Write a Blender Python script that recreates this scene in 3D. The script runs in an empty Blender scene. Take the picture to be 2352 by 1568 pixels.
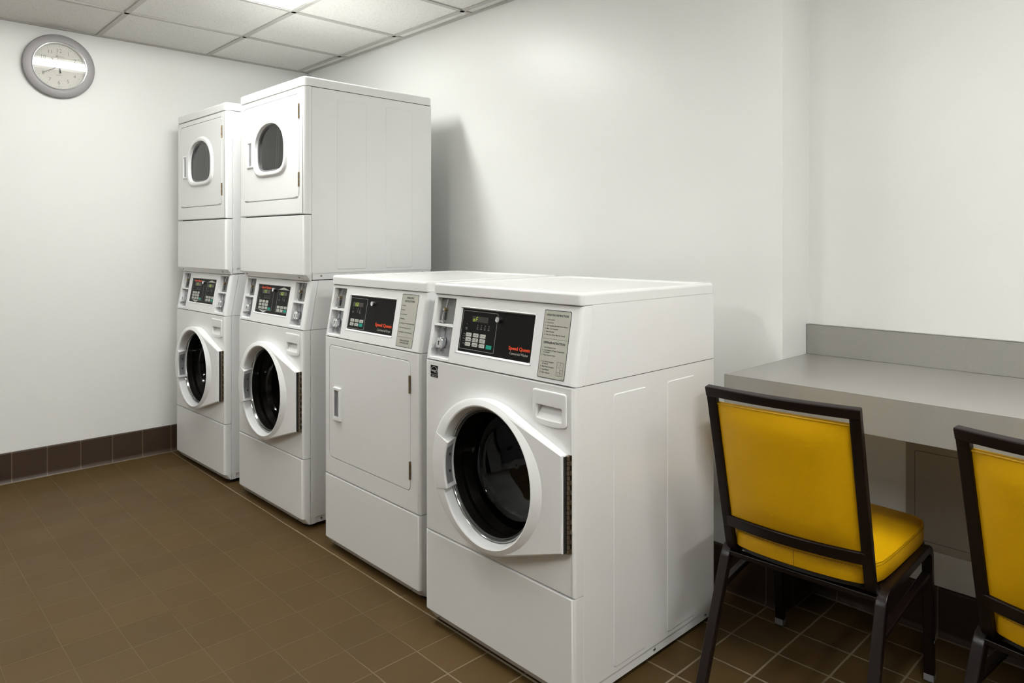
import bpy, math, random
from mathutils import Vector, Matrix
random.seed(7)
SC = bpy.context.scene
COL = SC.collection
PI = math.pi
CAM_Z = 1.235

# ------------------------------------------------------------------ materials
def newmat(name):
    m = bpy.data.materials.new(name); m.use_nodes = True
    nt = m.node_tree
    return m, nt, nt.nodes['Principled BSDF']

def pmat(name, col, rough=0.5, metal=0.0, spec=0.5, emit=None, es=0.0, bump=None, coat=0.0):
    m, nt, b = newmat(name)
    b.inputs['Base Color'].default_value = (*col, 1)
    b.inputs['Roughness'].default_value = rough
    b.inputs['Metallic'].default_value = metal
    b.inputs['Specular IOR Level'].default_value = spec
    b.inputs['Coat Weight'].default_value = coat
    if emit:
        b.inputs['Emission Color'].default_value = (*emit, 1)
        b.inputs['Emission Strength'].default_value = es
    if bump:
        tc = nt.nodes.new('ShaderNodeTexCoord'); nz = nt.nodes.new('ShaderNodeTexNoise')
        nz.inputs['Scale'].default_value = bump[0]; nz.inputs['Detail'].default_value = 3
        bp = nt.nodes.new('ShaderNodeBump'); bp.inputs['Strength'].default_value = bump[1]
        bp.inputs['Distance'].default_value = bump[2]
        nt.links.new(tc.outputs['Object'], nz.inputs['Vector'])
        nt.links.new(nz.outputs['Fac'], bp.inputs['Height'])
        nt.links.new(bp.outputs['Normal'], b.inputs['Normal'])
    return m

class NT:
    def __init__(s, nt): s.nt = nt
    def n(s, t, **k):
        x = s.nt.nodes.new(t)
        for a, v in k.items(): setattr(x, a, v)
        return x
    def m(s, op, a, b=None, c=None):
        x = s.n('ShaderNodeMath', operation=op)
        for i, v in enumerate((a, b, c)):
            if v is None: continue
            if isinstance(v, (int, float)): x.inputs[i].default_value = v
            else: s.nt.links.new(v, x.inputs[i])
        return x.outputs[0]
    def l(s, a, b): s.nt.links.new(a, b)
    def mix(s, f, a, b):
        x = s.n('ShaderNodeMix', data_type='RGBA')
        for i, v in ((0, f), (6, a), (7, b)):
            if isinstance(v, (int, float)): x.inputs[i].default_value = v
            elif isinstance(v, tuple): x.inputs[i].default_value = (*v, 1)
            else: s.nt.links.new(v, x.inputs[i])
        return x.outputs[2]

def wall_mat(name, col):
    m, nt, b = newmat(name); N = NT(nt)
    b.inputs['Base Color'].default_value = (*col, 1)
    b.inputs['Roughness'].default_value = 0.36
    b.inputs['Specular IOR Level'].default_value = 0.45
    g = N.n('ShaderNodeNewGeometry')
    nz = N.n('ShaderNodeTexNoise'); nz.inputs['Scale'].default_value = 260; nz.inputs['Detail'].default_value = 2
    n2 = N.n('ShaderNodeTexNoise'); n2.inputs['Scale'].default_value = 2.2; n2.inputs['Detail'].default_value = 2
    N.l(g.outputs['Position'], nz.inputs['Vector']); N.l(g.outputs['Position'], n2.inputs['Vector'])
    h = N.m('ADD', N.m('MULTIPLY', nz.outputs['Fac'], 0.00035), N.m('MULTIPLY', n2.outputs['Fac'], 0.0035))
    bp = N.n('ShaderNodeBump'); bp.inputs['Strength'].default_value = 0.6; bp.inputs['Distance'].default_value = 1.0
    N.l(h, bp.inputs['Height']); N.l(bp.outputs['Normal'], b.inputs['Normal'])
    return m

def floor_mat():
    m, nt, b = newmat('quarry_tile_floor'); N = NT(nt)
    g = N.n('ShaderNodeNewGeometry'); sp = N.n('ShaderNodeSeparateXYZ'); N.l(g.outputs['Position'], sp.inputs[0])
    X, Y = sp.outputs[0], sp.outputs[1]
    xs = N.m('ADD', X, 2.035); ys = N.m('ADD', Y, -1.4105)
    U = N.m('ADD', N.m('DIVIDE', N.m('MINIMUM', xs, 0.0), 0.1550), N.m('DIVIDE', N.m('MAXIMUM', xs, 0.0), 0.1513))
    V = N.m('ADD', N.m('DIVIDE', N.m('MINIMUM', ys, 0.0), 0.1531), N.m('DIVIDE', N.m('MAXIMUM', ys, 0.0), 0.1553))
    # slight waviness of the hand-laid joints
    nw = N.n('ShaderNodeTexNoise'); nw.inputs['Scale'].default_value = 6; N.l(g.outputs['Position'], nw.inputs['Vector'])
    wob = N.m('MULTIPLY', N.m('SUBTRACT', nw.outputs['Fac'], 0.5), 0.03)
    U = N.m('ADD', U, wob); V = N.m('ADD', V, wob)
    fu, fv = N.m('FRACT', U), N.m('FRACT', V)
    du = N.m('MINIMUM', fu, N.m('SUBTRACT', 1.0, fu)); dv = N.m('MINIMUM', fv, N.m('SUBTRACT', 1.0, fv))
    d = N.m('MINIMUM', du, dv)
    # joints are wide and pale under the counter side, thin in the middle of the floor
    right = N.n('ShaderNodeMapRange'); right.inputs['From Min'].default_value = -1.9; right.inputs['From Max'].default_value = -1.3
    N.l(X, right.inputs['Value'])
    edge = N.m('LESS_THAN', N.m('ABSOLUTE', N.m('SUBTRACT', V, 0.0)), 0.03)
    near = N.n('ShaderNodeMapRange'); near.inputs['From Min'].default_value = 1.1; near.inputs['From Max'].default_value = 0.5
    N.l(Y, near.inputs['Value'])
    wgt = N.m('ADD', 0.013, N.m('ADD', N.m('MULTIPLY', right.outputs[0], 0.012), N.m('MULTIPLY', edge, 0.01)))
    jt = N.m('SUBTRACT', 1.0, N.m('SMOOTH_MIN', N.m('DIVIDE', d, wgt), 1.0, 0.3))
    jt = N.m('MAXIMUM', jt, 0.0)
    jt = N.m('MINIMUM', N.m('MULTIPLY', jt, 1.9), 1.0)
    cb = N.n('ShaderNodeCombineXYZ'); N.l(N.m('FLOOR', U), cb.inputs[0]); N.l(N.m('FLOOR', V), cb.inputs[1])
    wn = N.n('ShaderNodeTexWhiteNoise', noise_dimensions='2D'); N.l(cb.outputs[0], wn.inputs['Vector'])
    n1 = N.n('ShaderNodeTexNoise'); n1.inputs['Scale'].default_value = 5; n1.inputs['Detail'].default_value = 5
    n3 = N.n('ShaderNodeTexNoise'); n3.inputs['Scale'].default_value = 320; n3.inputs['Detail'].default_value = 2
    N.l(g.outputs['Position'], n1.inputs['Vector']); N.l(g.outputs['Position'], n3.inputs['Vector'])
    f1 = N.m('ADD', N.m('MULTIPLY', wn.outputs['Value'], 0.45), N.m('MULTIPLY', n1.outputs['Fac'], 0.55))
    c = N.mix(f1, FLOOR_A, FLOOR_B)
    c = N.mix(N.m('MULTIPLY', n3.outputs['Fac'], 0.35), c, (0.045, 0.030, 0.018))
    n4 = N.n('ShaderNodeTexNoise'); n4.inputs['Scale'].default_value = 5.5; n4.inputs['Detail'].default_value = 6
    N.l(g.outputs['Position'], n4.inputs['Vector'])
    vis = N.m('MULTIPLY', n4.outputs['Fac'], N.m('ADD', 0.20, N.m('ADD', N.m('MULTIPLY', right.outputs[0], 0.80), N.m('MULTIPLY', edge, 0.9))))
    gl = N.m('MINIMUM', N.m('MULTIPLY', jt, vis), 1.0)
    c = N.mix(gl, c, (0.33, 0.275, 0.19))
    N.l(c, b.inputs['Base Color'])
    N.l(N.m('ADD', 0.42, N.m('MULTIPLY', n1.outputs['Fac'], 0.22)), b.inputs['Roughness'])
    b.inputs['Specular IOR Level'].default_value = 0.2
    h = N.m('SUBTRACT', N.m('MULTIPLY', n3.outputs['Fac'], 0.0004), N.m('MULTIPLY', jt, 0.0009))
    bp = N.n('ShaderNodeBump'); bp.inputs['Strength'].default_value = 0.7; bp.inputs['Distance'].default_value = 1.0
    N.l(h, bp.inputs['Height']); N.l(bp.outputs['Normal'], b.inputs['Normal'])
    return m

def base_mat(name, axis, off, pitch):
    m, nt, b = newmat(name); N = NT(nt)
    g = N.n('ShaderNodeNewGeometry'); sp = N.n('ShaderNodeSeparateXYZ'); N.l(g.outputs['Position'], sp.inputs[0])
    U = N.m('DIVIDE', N.m('ADD', sp.outputs[axis], -off), pitch)
    fu = N.m('FRACT', U); d = N.m('MINIMUM', fu, N.m('SUBTRACT', 1.0, fu))
    j = N.m('LESS_THAN', d, 0.016)
    n1 = N.n('ShaderNodeTexNoise'); n1.inputs['Scale'].default_value = 9; n1.inputs['Detail'].default_value = 4
    N.l(g.outputs['Position'], n1.inputs['Vector'])
    wn = N.n('ShaderNodeTexWhiteNoise', noise_dimensions='1D'); N.l(N.m('FLOOR', U), wn.inputs['W'])
    f = N.m('ADD', N.m('MULTIPLY', n1.outputs['Fac'], 0.6), N.m('MULTIPLY', wn.outputs['Value'], 0.4))
    c = N.mix(f, (0.030, 0.0165, 0.010), (0.052, 0.031, 0.019))
    bot = N.m('LESS_THAN', sp.outputs[2], 0.004)
    c = N.mix(N.m('MINIMUM', N.m('MULTIPLY', N.m('MAXIMUM', j, bot), 0.34), 1.0), c, (0.26, 0.20, 0.14))
    N.l(c, b.inputs['Base Color']); b.inputs['Roughness'].default_value = 0.42; b.inputs['Specular IOR Level'].default_value = 0.3
    return m

def ceil_mat():
    m, nt, b = newmat('acoustic_tile'); N = NT(nt)
    g = N.n('ShaderNodeNewGeometry')
    v = N.n('ShaderNodeTexNoise'); v.inputs['Scale'].default_value = 280; v.inputs['Detail'].default_value = 1
    N.l(g.outputs['Position'], v.inputs['Vector'])
    r = N.n('ShaderNodeValToRGB'); r.color_ramp.elements[0].position = 0.30; r.color_ramp.elements[1].position = 0.37
    r.color_ramp.elements[0].color = (0.55, 0.53, 0.49, 1); r.color_ramp.elements[1].color = (0.86, 0.85, 0.82, 1)
    N.l(v.outputs['Fac'], r.inputs[0]); N.l(r.outputs[0], b.inputs['Base Color'])
    b.inputs['Roughness'].default_value = 0.9; b.inputs['Specular IOR Level'].default_value = 0.15
    return m

def vinyl_mat():
    m, nt, b = newmat('yellow_vinyl'); N = NT(nt)
    tc = N.n('ShaderNodeTexCoord')
    n1 = N.n('ShaderNodeTexNoise'); n1.inputs['Scale'].default_value = 7; n1.inputs['Detail'].default_value = 3
    n2 = N.n('ShaderNodeTexVoronoi'); n2.inputs['Scale'].default_value = 520
    n3 = N.n('ShaderNodeTexNoise'); n3.inputs['Scale'].default_value = 4; n3.inputs['Detail'].default_value = 2
    for n in (n1, n2, n3): N.l(tc.outputs['Object'], n.inputs['Vector'])
    c = N.mix(n1.outputs['Fac'], (0.64, 0.340, 0.001), (0.76, 0.425, 0.002))
    sm = N.m('MULTIPLY', N.m('GREATER_THAN', n3.outputs['Fac'], 0.68), 0.0)
    N.l(c, b.inputs['Base Color']); b.inputs['Roughness'].default_value = 0.42; b.inputs['Specular IOR Level'].default_value = 0.30
    h = N.m('ADD', N.m('MULTIPLY', n2.outputs['Distance'], 0.00022), N.m('MULTIPLY', n3.outputs['Fac'], 0.004))
    bp = N.n('ShaderNodeBump'); bp.inputs['Strength'].default_value = 0.8; bp.inputs['Distance'].default_value = 1.0
    N.l(h, bp.inputs['Height']); N.l(bp.outputs['Normal'], b.inputs['Normal'])
    return m

def laminate_mat(name, c0, c1, rough):
    m, nt, b = newmat(name); N = NT(nt)
    g = N.n('ShaderNodeNewGeometry')
    n1 = N.n('ShaderNodeTexNoise'); n1.inputs['Scale'].default_value = 420; n1.inputs['Detail'].default_value = 3
    N.l(g.outputs['Position'], n1.inputs['Vector'])
    N.l(N.mix(n1.outputs['Fac'], c0, c1), b.inputs['Base Color'])
    b.inputs['Roughness'].default_value = rough; b.inputs['Specular IOR Level'].default_value = 0.65
    return m

def glass_mat(name, tint, fres=1.0, rough=0.02):
    m = bpy.data.materials.new(name); m.use_nodes = True; nt = m.node_tree
    nt.nodes.remove(nt.nodes['Principled BSDF']); N = NT(nt); out = nt.nodes['Material Output']
    t = N.n('ShaderNodeBsdfTransparent'); t.inputs[0].default_value = (*tint, 1)
    gl = N.n('ShaderNodeBsdfGlossy'); gl.inputs['Roughness'].default_value = rough; gl.inputs[0].default_value = (0.95, 0.95, 0.95, 1)
    fr = N.n('ShaderNodeFresnel'); fr.inputs['IOR'].default_value = 1.5
    mx = N.n('ShaderNodeMixShader')
    N.l(N.m('MINIMUM', N.m('MULTIPLY', fr.outputs[0], fres), 1.0), mx.inputs[0])
    N.l(t.outputs[0], mx.inputs[1]); N.l(gl.outputs[0], mx.inputs[2]); N.l(mx.outputs[0], out.inputs[0])
    return m

FLOOR_A = (0.066, 0.037, 0.0100); FLOOR_B = (0.094, 0.056, 0.016)
M = {}
M['wall'] = wall_mat('wall_paint', (0.80, 0.80, 0.78))
M['floor'] = floor_mat()
M['ceil'] = ceil_mat()
M['tbar'] = pmat('ceiling_grid_paint', (0.50, 0.485, 0.455), 0.45)
M['enamel'] = pmat('white_enamel', (0.86, 0.86, 0.855), 0.26, spec=0.5, bump=(900, 0.35, 0.0002), coat=0.0)
M['plastic'] = pmat('white_plastic', (0.88, 0.88, 0.885), 0.32, spec=0.45)
M['dark'] = pmat('gap_shade', (0.012, 0.012, 0.012), 0.8)  # near-black colour standing in for shade in gaps and slots
M['black'] = pmat('black_panel', (0.0075, 0.007, 0.0068), 0.45, spec=0.10)
M['rubber'] = pmat('black_rubber', (0.02, 0.02, 0.02), 0.55)
M['key'] = pmat('grey_key', (0.56, 0.56, 0.52), 0.5)
M['green'] = pmat('green_key', (0.0, 0.30, 0.22), 0.45)
M['ink'] = pmat('black_ink', (0.03, 0.03, 0.03), 0.6)
M['white_ink'] = pmat('pale_ink', (0.45, 0.45, 0.43), 0.6)
M['grey_ink'] = pmat('grey_ink', (0.22, 0.22, 0.21), 0.6)
M['orange'] = pmat('orange_ink', (0.80, 0.07, 0.012), 0.5)
M['label'] = pmat('label_grey', (0.47, 0.465, 0.40), 0.5)
M['disp'] = pmat('display_window', (0.030, 0.026, 0.022), 0.3)
M['led'] = pmat('led_segment', (0.05, 0.08, 0.0), 0.4, emit=(0.50, 0.75, 0.03), es=1.0)
M['chrome'] = pmat('chrome', (0.88, 0.88, 0.90), 0.20, metal=1.0)
M['steel'] = pmat('brushed_steel', (0.42, 0.41, 0.40), 0.38, metal=1.0)
M['zinc'] = pmat('zinc_plate', (0.42, 0.43, 0.46), 0.42, metal=0.85)
M['coinplate'] = pmat('grey_coin_plate', (0.22, 0.22, 0.215), 0.42, metal=0.3)
M['brass'] = pmat('tarnished_brass', (0.42, 0.31, 0.17), 0.35, metal=1.0)
M['slotgrey'] = pmat('grey_latch_plate', (0.34, 0.34, 0.36), 0.35, metal=0.3)
M['hinge'] = pmat('bronze_hinge', (0.30, 0.255, 0.19), 0.36, metal=0.9)
M['drum'] = pmat('dark_drum', (0.045, 0.038, 0.034), 0.26, metal=0.5)
M['gasket'] = pmat('grey_gasket', (0.10, 0.10, 0.10), 0.35)
M['glass'] = glass_mat('door_glass', (0.34, 0.32, 0.30), 0.8)
M['rimglass'] = pmat('glass_rim', (0.42, 0.42, 0.41), 0.12, metal=0.75)
M['dryglass'] = glass_mat('dryer_glass', (0.62, 0.62, 0.60), 1.0)
M['dryer_in'] = pmat('dryer_interior', (0.115, 0.11, 0.103), 0.6)
M['frame'] = pmat('dark_brown_frame', (0.0085, 0.0045, 0.0038), 0.30, spec=0.28)
M['vinyl'] = vinyl_mat()
M['stitch'] = pmat('vinyl_seam', (0.30, 0.17, 0.004), 0.6)
M['lam'] = laminate_mat('grey_laminate', (0.235, 0.225, 0.205), (0.30, 0.287, 0.262), 0.27)
M['lam_edge'] = pmat('laminate_edge', (0.05, 0.047, 0.042), 0.5)
M['accpanel'] = pmat('taupe_panel', (0.36, 0.325, 0.28), 0.55)
M['clockrim'] = pmat('silver_clock_rim', (0.36, 0.345, 0.35), 0.55, metal=0.45)
M['clockface'] = pmat('clock_face', (0.78, 0.76, 0.70), 0.6)
M['clockglass'] = glass_mat('clock_glass', (0.97, 0.97, 0.97), 2.0, 0.0)
M['base_y'] = base_mat('tile_base_side', 1, 1.4105 - 0.1541 * 10, 0.1541)
M['base_x'] = base_mat('tile_base_back', 0, -1.1325 - 0.153 * 30, 0.153)
M['lamp'] = pmat('lamp_diffuser', (0.9, 0.9, 0.9), 0.5, emit=(0.985, 1.0, 0.965), es=1.0)
M['lamppan'] = pmat('lamp_pan', (0.85, 0.85, 0.84), 0.5)

# ------------------------------------------------------------------ mesh building
class MB:
    """collects faces with material slots"""
    def __init__(s): s.v = []; s.f = []; s.fm = []; s.mats = []; s.sm = []
    def slot(s, m):
        if m not in s.mats: s.mats.append(m)
        return s.mats.index(m)
    def add(s, verts, faces, mat, smooth=False):
        o = len(s.v); k = s.slot(mat)
        s.v += [tuple(p) for p in verts]
        for f in faces:
            s.f.append([o + i for i in f]); s.fm.append(k); s.sm.append(smooth)
    def box(s, x0, x1, y0, y1, z0, z1, mat, F=None):
        vs = [(x, y, z) for x in (x0, x1) for y in (y0, y1) for z in (z0, z1)]
        if F: vs = [F(*p) for p in vs]
        s.add(vs, [(0, 1, 3, 2), (4, 6, 7, 5), (0, 4, 5, 1), (2, 3, 7, 6), (0, 2, 6, 4), (1, 5, 7, 3)], mat)
    def loops(s, loops, mat, cap_end=True, cap_start=False, closed=True, smooth=True):
        n = len(loops[0]); vs = [p for L in loops for p in L]; fs = []
        for i in range(len(loops) - 1):
            for j in range(n if closed else n - 1):
                k = (j + 1) % n
                fs.append((i * n + j, i * n + k, (i + 1) * n + k, (i + 1) * n + j))
        if cap_end: fs.append(tuple((len(loops) - 1) * n + j for j in range(n)))
        if cap_start: fs.append(tuple(reversed(range(n))))
        s.add(vs, fs, mat, smooth)
    def build(s, name, parent=None, bevel=0.0, seg=2, autosmooth=35):
        me = bpy.data.meshes.new(name); me.from_pydata(s.v, [], s.f)
        for m in s.mats: me.materials.append(m)
        for i, p in enumerate(me.polygons): p.material_index = s.fm[i]; p.use_smooth = s.sm[i]
        import bmesh
        bm = bmesh.new(); bm.from_mesh(me)
        bmesh.ops.remove_doubles(bm, verts=bm.verts, dist=1e-6)
        bmesh.ops.recalc_face_normals(bm, faces=bm.faces)
        for e in bm.edges:
            if len(e.link_faces) == 2:
                try: a = e.calc_face_angle()
                except ValueError: a = 0
                if a > math.radians(autosmooth): e.smooth = False
        bm.to_mesh(me); bm.free()
        o = bpy.data.objects.new(name, me); COL.objects.link(o)
        if parent: o.parent = parent
        if bevel:
            b = o.modifiers.new('b', 'BEVEL'); b.width = bevel; b.segments = seg; b.limit_method = 'ANGLE'; b.angle_limit = math.radians(40)
            b.harden_normals = False
            for p in me.polygons: p.use_smooth = True
        if bevel or any(s.sm):
            w = o.modifiers.new('w', 'WEIGHTED_NORMAL'); w.keep_sharp = True; w.weight = 100
        return o

def thing(name, label, cat, loc, rz=0, group=None):
    o = bpy.data.objects.new(name, None); COL.objects.link(o); o.empty_display_size = 0.1
    o.location = loc; o.rotation_euler = (0, 0, rz); o['label'] = label; o['category'] = cat
    if group: o['group'] = group
    return o
def struct(o, label, cat='room'):
    o['kind'] = 'structure'; o['label'] = label; o['category'] = cat
    return o

def rr(x0, x1, z0, z1, r, n=6, mside=0):
    """rounded rectangle loop (2D), counter-clockwise from lower right corner"""
    pts = []
    cs = [(x1 - r, z0 + r, -90), (x1 - r, z1 - r, 0), (x0 + r, z1 - r, 90), (x0 + r, z0 + r, 180)]
    for ci, (cx, cz, a0) in enumerate(cs):
        arc = [(cx + r * math.cos(math.radians(a0 + 90 * i / n)), cz + r * math.sin(math.radians(a0 + 90 * i / n))) for i in range(n + 1)]
        pts += arc
        if mside:
            nx = cs[(ci + 1) % 4]
            a1 = nx[2]
            q = (nx[0] + r * math.cos(math.radians(a1)), nx[1] + r * math.sin(math.radians(a1)))
            for k in range(1, mside + 1):
                t = k / (mside + 1); pts.append((arc[-1][0] * (1 - t) + q[0] * t, arc[-1][1] * (1 - t) + q[1] * t))
    return pts

def flat_frame(ly0=0.0):
    return lambda x, z, d=0.0: (x, ly0 - d, z)
SLOPE = 0.18; ZB = 0.853
_n = 1 / math.sqrt(1 + SLOPE ** 2)
def con_frame(x, z, d=0.0):
    return (x, (z - ZB) * SLOPE - d, z)

def plate(mb, F, x0, x1, z0, z1, d0, d1, mat, r=0.001, edge=0.0, n=4):
    """slab with rounded corners standing proud from d0 to d1"""
    L = [[F(x, z, d0) for x, z in rr(x0, x1, z0, z1, r, n)]]
    e = min(edge, (d1 - d0) * 0.9)
    L.append([F(x, z, d1 - e) for x, z in rr(x0, x1, z0, z1, r, n)])
    if e > 0:
        L.append([F(x, z, d1 - 0.3 * e) for x, z in rr(x0 + 0.3 * e, x1 - 0.3 * e, z0 + 0.3 * e, z1 - 0.3 * e, max(r - 0.3 * e, 1e-4), n)])
        L.append([F(x, z, d1) for x, z in rr(x0 + e, x1 - e, z0 + e, z1 - e, max(r - e, 1e-4), n)])
    mb.loops(L, mat, smooth=e > 0)

def outline(mb, F, x0, x1, z0, z1, t, d0, d1, mat, r=0.002, n=4):
    o = rr(x0, x1, z0, z1, r, n); i = rr(x0 + t, x1 - t, z0 + t, z1 - t, max(r - t, 1e-4), n)
    mb.loops([[F(x, z, d0) for x, z in o], [F(x, z, d1) for x, z in o], [F(x, z, d1) for x, z in i], [F(x, z, d0) for x, z in i]], mat, cap_end=False, smooth=False)

def cyl(mb, p0, p1, r, mat, n=16, r1=None, cap=True, smooth=True):
    p0 = Vector(p0); p1 = Vector(p1); a = (p1 - p0).normalized()
    t = Vector((0, 0, 1)) if abs(a.z) < 0.9 else Vector((1, 0, 0))
    u = a.cross(t).normalized(); w = a.cross(u)
    if r1 is None: r1 = r
    L = []
    for p, rad in ((p0, r), (p1, r1)):
        L.append([tuple(p + u * rad * math.cos(2 * PI * i / n) + w * rad * math.sin(2 * PI * i / n)) for i in range(n)])
    mb.loops(L, mat, cap_end=cap, cap_start=cap, smooth=smooth)

def screw(mb, p, nrm, r=0.005, mat=None):
    mat = mat or M['steel']
    p = Vector(p); nrm = Vector(nrm).normalized()
    cyl(mb, p, p + nrm * 0.0025, r, mat, 12, r * 0.8)
    cyl(mb, p + nrm * 0.0025, p + nrm * 0.0035, r * 0.35, M['dark'], 6)

def text_into(mb, F, items, mat, d=0.0006):
    """items: (string, x, z, size, align, xscale, bold)"""
    dg = None
    for (s, x, z, size, al, xs, bold) in items:
        cu = bpy.data.curves.new('t', 'FONT'); cu.body = s; cu.size = size; cu.align_x = al
        cu.offset = bold; cu.resolution_u = 2; cu.fill_mode = 'FRONT'
        o = bpy.data.objects.new('t', cu); COL.objects.link(o)
        dg = bpy.context.evaluated_depsgraph_get(); dg.update()
        me = bpy.data.meshes.new_from_object(o.evaluated_get(dg))
        vs = [F(x + v.co.x * xs, z + v.co.y, d) for v in me.vertices]
        mb.add(vs, [tuple(p.vertices) for p in me.polygons], mat)
        bpy.data.objects.remove(o); bpy.data.curves.remove(cu); bpy.data.meshes.remove(me)

SEG = {'a': ((0, 1), (1, 1)), 'b': ((1, 1), (1, .5)), 'c': ((1, .5), (1, 0)), 'd': ((0, 0), (1, 0)), 'e': ((0, .5), (0, 0)), 'f': ((0, 1), (0, .5)), 'g': ((0, .5), (1, .5))}
CH = {'0': 'abcdef', '1': 'bc', '5': 'afgcd', '7': 'abc', 'o': 'cdeg', 'F': 'aefg', '8': 'abcdefg'}
def seven(mb, F, s, x, z, w, h, mat, d, pitch, t=0.0011, slant=0.14, dot=None):
    for k, c in enumerate(s):
        for sg in CH[c]:
            (ax, az), (bx, bz) = SEG[sg]
            p = Vector((ax * w, az * h)); q = Vector((bx * w, bz * h)); dv = (q - p).normalized(); nn = Vector((-dv.y, dv.x)) * t / 2
            p = p + dv * t * 0.6; q = q - dv * t * 0.6
            P = [p + nn, p + dv * -t * 0.4, p - nn, q - nn, q + dv * t * 0.4, q + nn]
            mb.add([F(x + k * pitch + a.x + slant * a.y, z + a.y, d) for a in P], [(0, 1, 2, 3, 4, 5)], mat)

# ------------------------------------------------------------------ machine pieces (local: x right, y back, z up)
W = 0.643; DEP = 0.6915
def wrap_panel(mb, F, z0, z1, holes, mat, r=0.012, rt=0.004, chamf=None, back=0.036, x0=0.0, x1=W):
    rb = rt
    if chamf:
        # faceted lower edge: flat facet in front, compound corners running back to the sides
        zt = z0 + chamf; n = 6; dd = -.022
        up = [(x0, -back, x0, -back)]
        for k in range(n + 1):
            a = PI / 2 * k / n; t = (k + 1) / (n + 1)
            up.append((x0 + r * (1 - math.cos(a)), -r + r * math.sin(a), x0 + .032 * t, -back + (back + dd) * t))
        m = [(x0 + x1 - p[0], p[1], x0 + x1 - p[2], p[3]) for p in reversed(up)]
        allp = up + m
        mb.loops([[F(p[0], zt, p[1]) for p in allp], [F(p[2], z0, p[3]) for p in allp]], mat, closed=False, cap_end=False, smooth=False)
        z0 = zt; rb = 0.0
    """front sheet that wraps round the sides; holes = (x0,x1,z0,z1)"""
    # rounding of the four sides
    L = []
    steps = 5
    pts = lambda a, b, c, e, d: [F(a, c, d), F(b, c, d), F(b, e, d), F(a, e, d)]
    cb = chamf or 0
    loops2 = [(x0 + 0.004, x1 - 0.004, z0 + rb, z1 - 0.004, -back - 0.001), (x0, x1, z0 + rb * .5, z1 - rt * .5, -back), (x0, x1, z0 + 0.0, z1 - 0.0, -back + 0.002)]
    for k in range(steps + 1):
        a = PI / 2 * k / steps
        ix = r * (1 - math.cos(a)); dd = -r + r * math.sin(a)
        iz = rt * (1 - math.cos(a))
        zb = z0 + rb * (1 - math.cos(a))
        loops2.append((x0 + ix, x1 - ix, zb, z1 - iz, dd))
    LL = [pts(*q) for q in loops2]
    mb.loops(LL, mat, cap_end=False, cap_start=False)
    a, b, c, e, _ = loops2[-1]
    xs = sorted({a, b} | {h[0] for h in holes} | {h[1] for h in holes}); zs = sorted({c, e} | {h[2] for h in holes} | {h[3] for h in holes})
    for i in range(len(xs) - 1):
        for j in range(len(zs) - 1):
            mx, mz = (xs[i] + xs[i + 1]) / 2, (zs[j] + zs[j + 1]) / 2
            if any(h[0] < mx < h[1] and h[2] < mz < h[3] for h in holes): continue
            mb.add([F(xs[i], zs[j], 0), F(xs[i + 1], zs[j], 0), F(xs[i + 1], zs[j + 1], 0), F(xs[i], zs[j + 1], 0)], [(0, 1, 2, 3)], mat, True)
    # underside closing strip
    if chamf:
        pass

def fill_hole(mb, F, rect, loop, mat, d=0.0):
    """bridge a rectangular hole to a round/other loop lying in it"""
    cx = sum(p[0] for p in loop) / len(loop); cz = sum(p[1] for p in loop) / len(loop)
    x0, x1, z0, z1 = rect; out = []
    for (x, z) in loop:
        dx, dz = x - cx, z - cz; t = 1e9
        if dx > 1e-9: t = min(t, (x1 - cx) / dx)
        if dx < -1e-9: t = min(t, (x0 - cx) / dx)
        if dz > 1e-9: t = min(t, (z1 - cz) / dz)
        if dz < -1e-9: t = min(t, (z0 - cz) / dz)
        out.append((cx + dx * t, cz + dz * t))
    # snap the nearest points to the corners
    for c in ((x0, z0), (x0, z1), (x1, z0), (x1, z1)):
        k = min(range(len(out)), key=lambda i: (out[i][0] - c[0]) ** 2 + (out[i][1] - c[1]) ** 2); out[k] = c
    mb.loops([[F(x, z, d) for x, z in out], [F(x, z, d) for x, z in loop]], mat, cap_end=False, smooth=False)

def ell(cx, cz, rx, rz, n=72): return [(cx + rx * math.cos(2 * PI * i / n), cz + rz * math.sin(2 * PI * i / n)) for i in range(n)]

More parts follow.
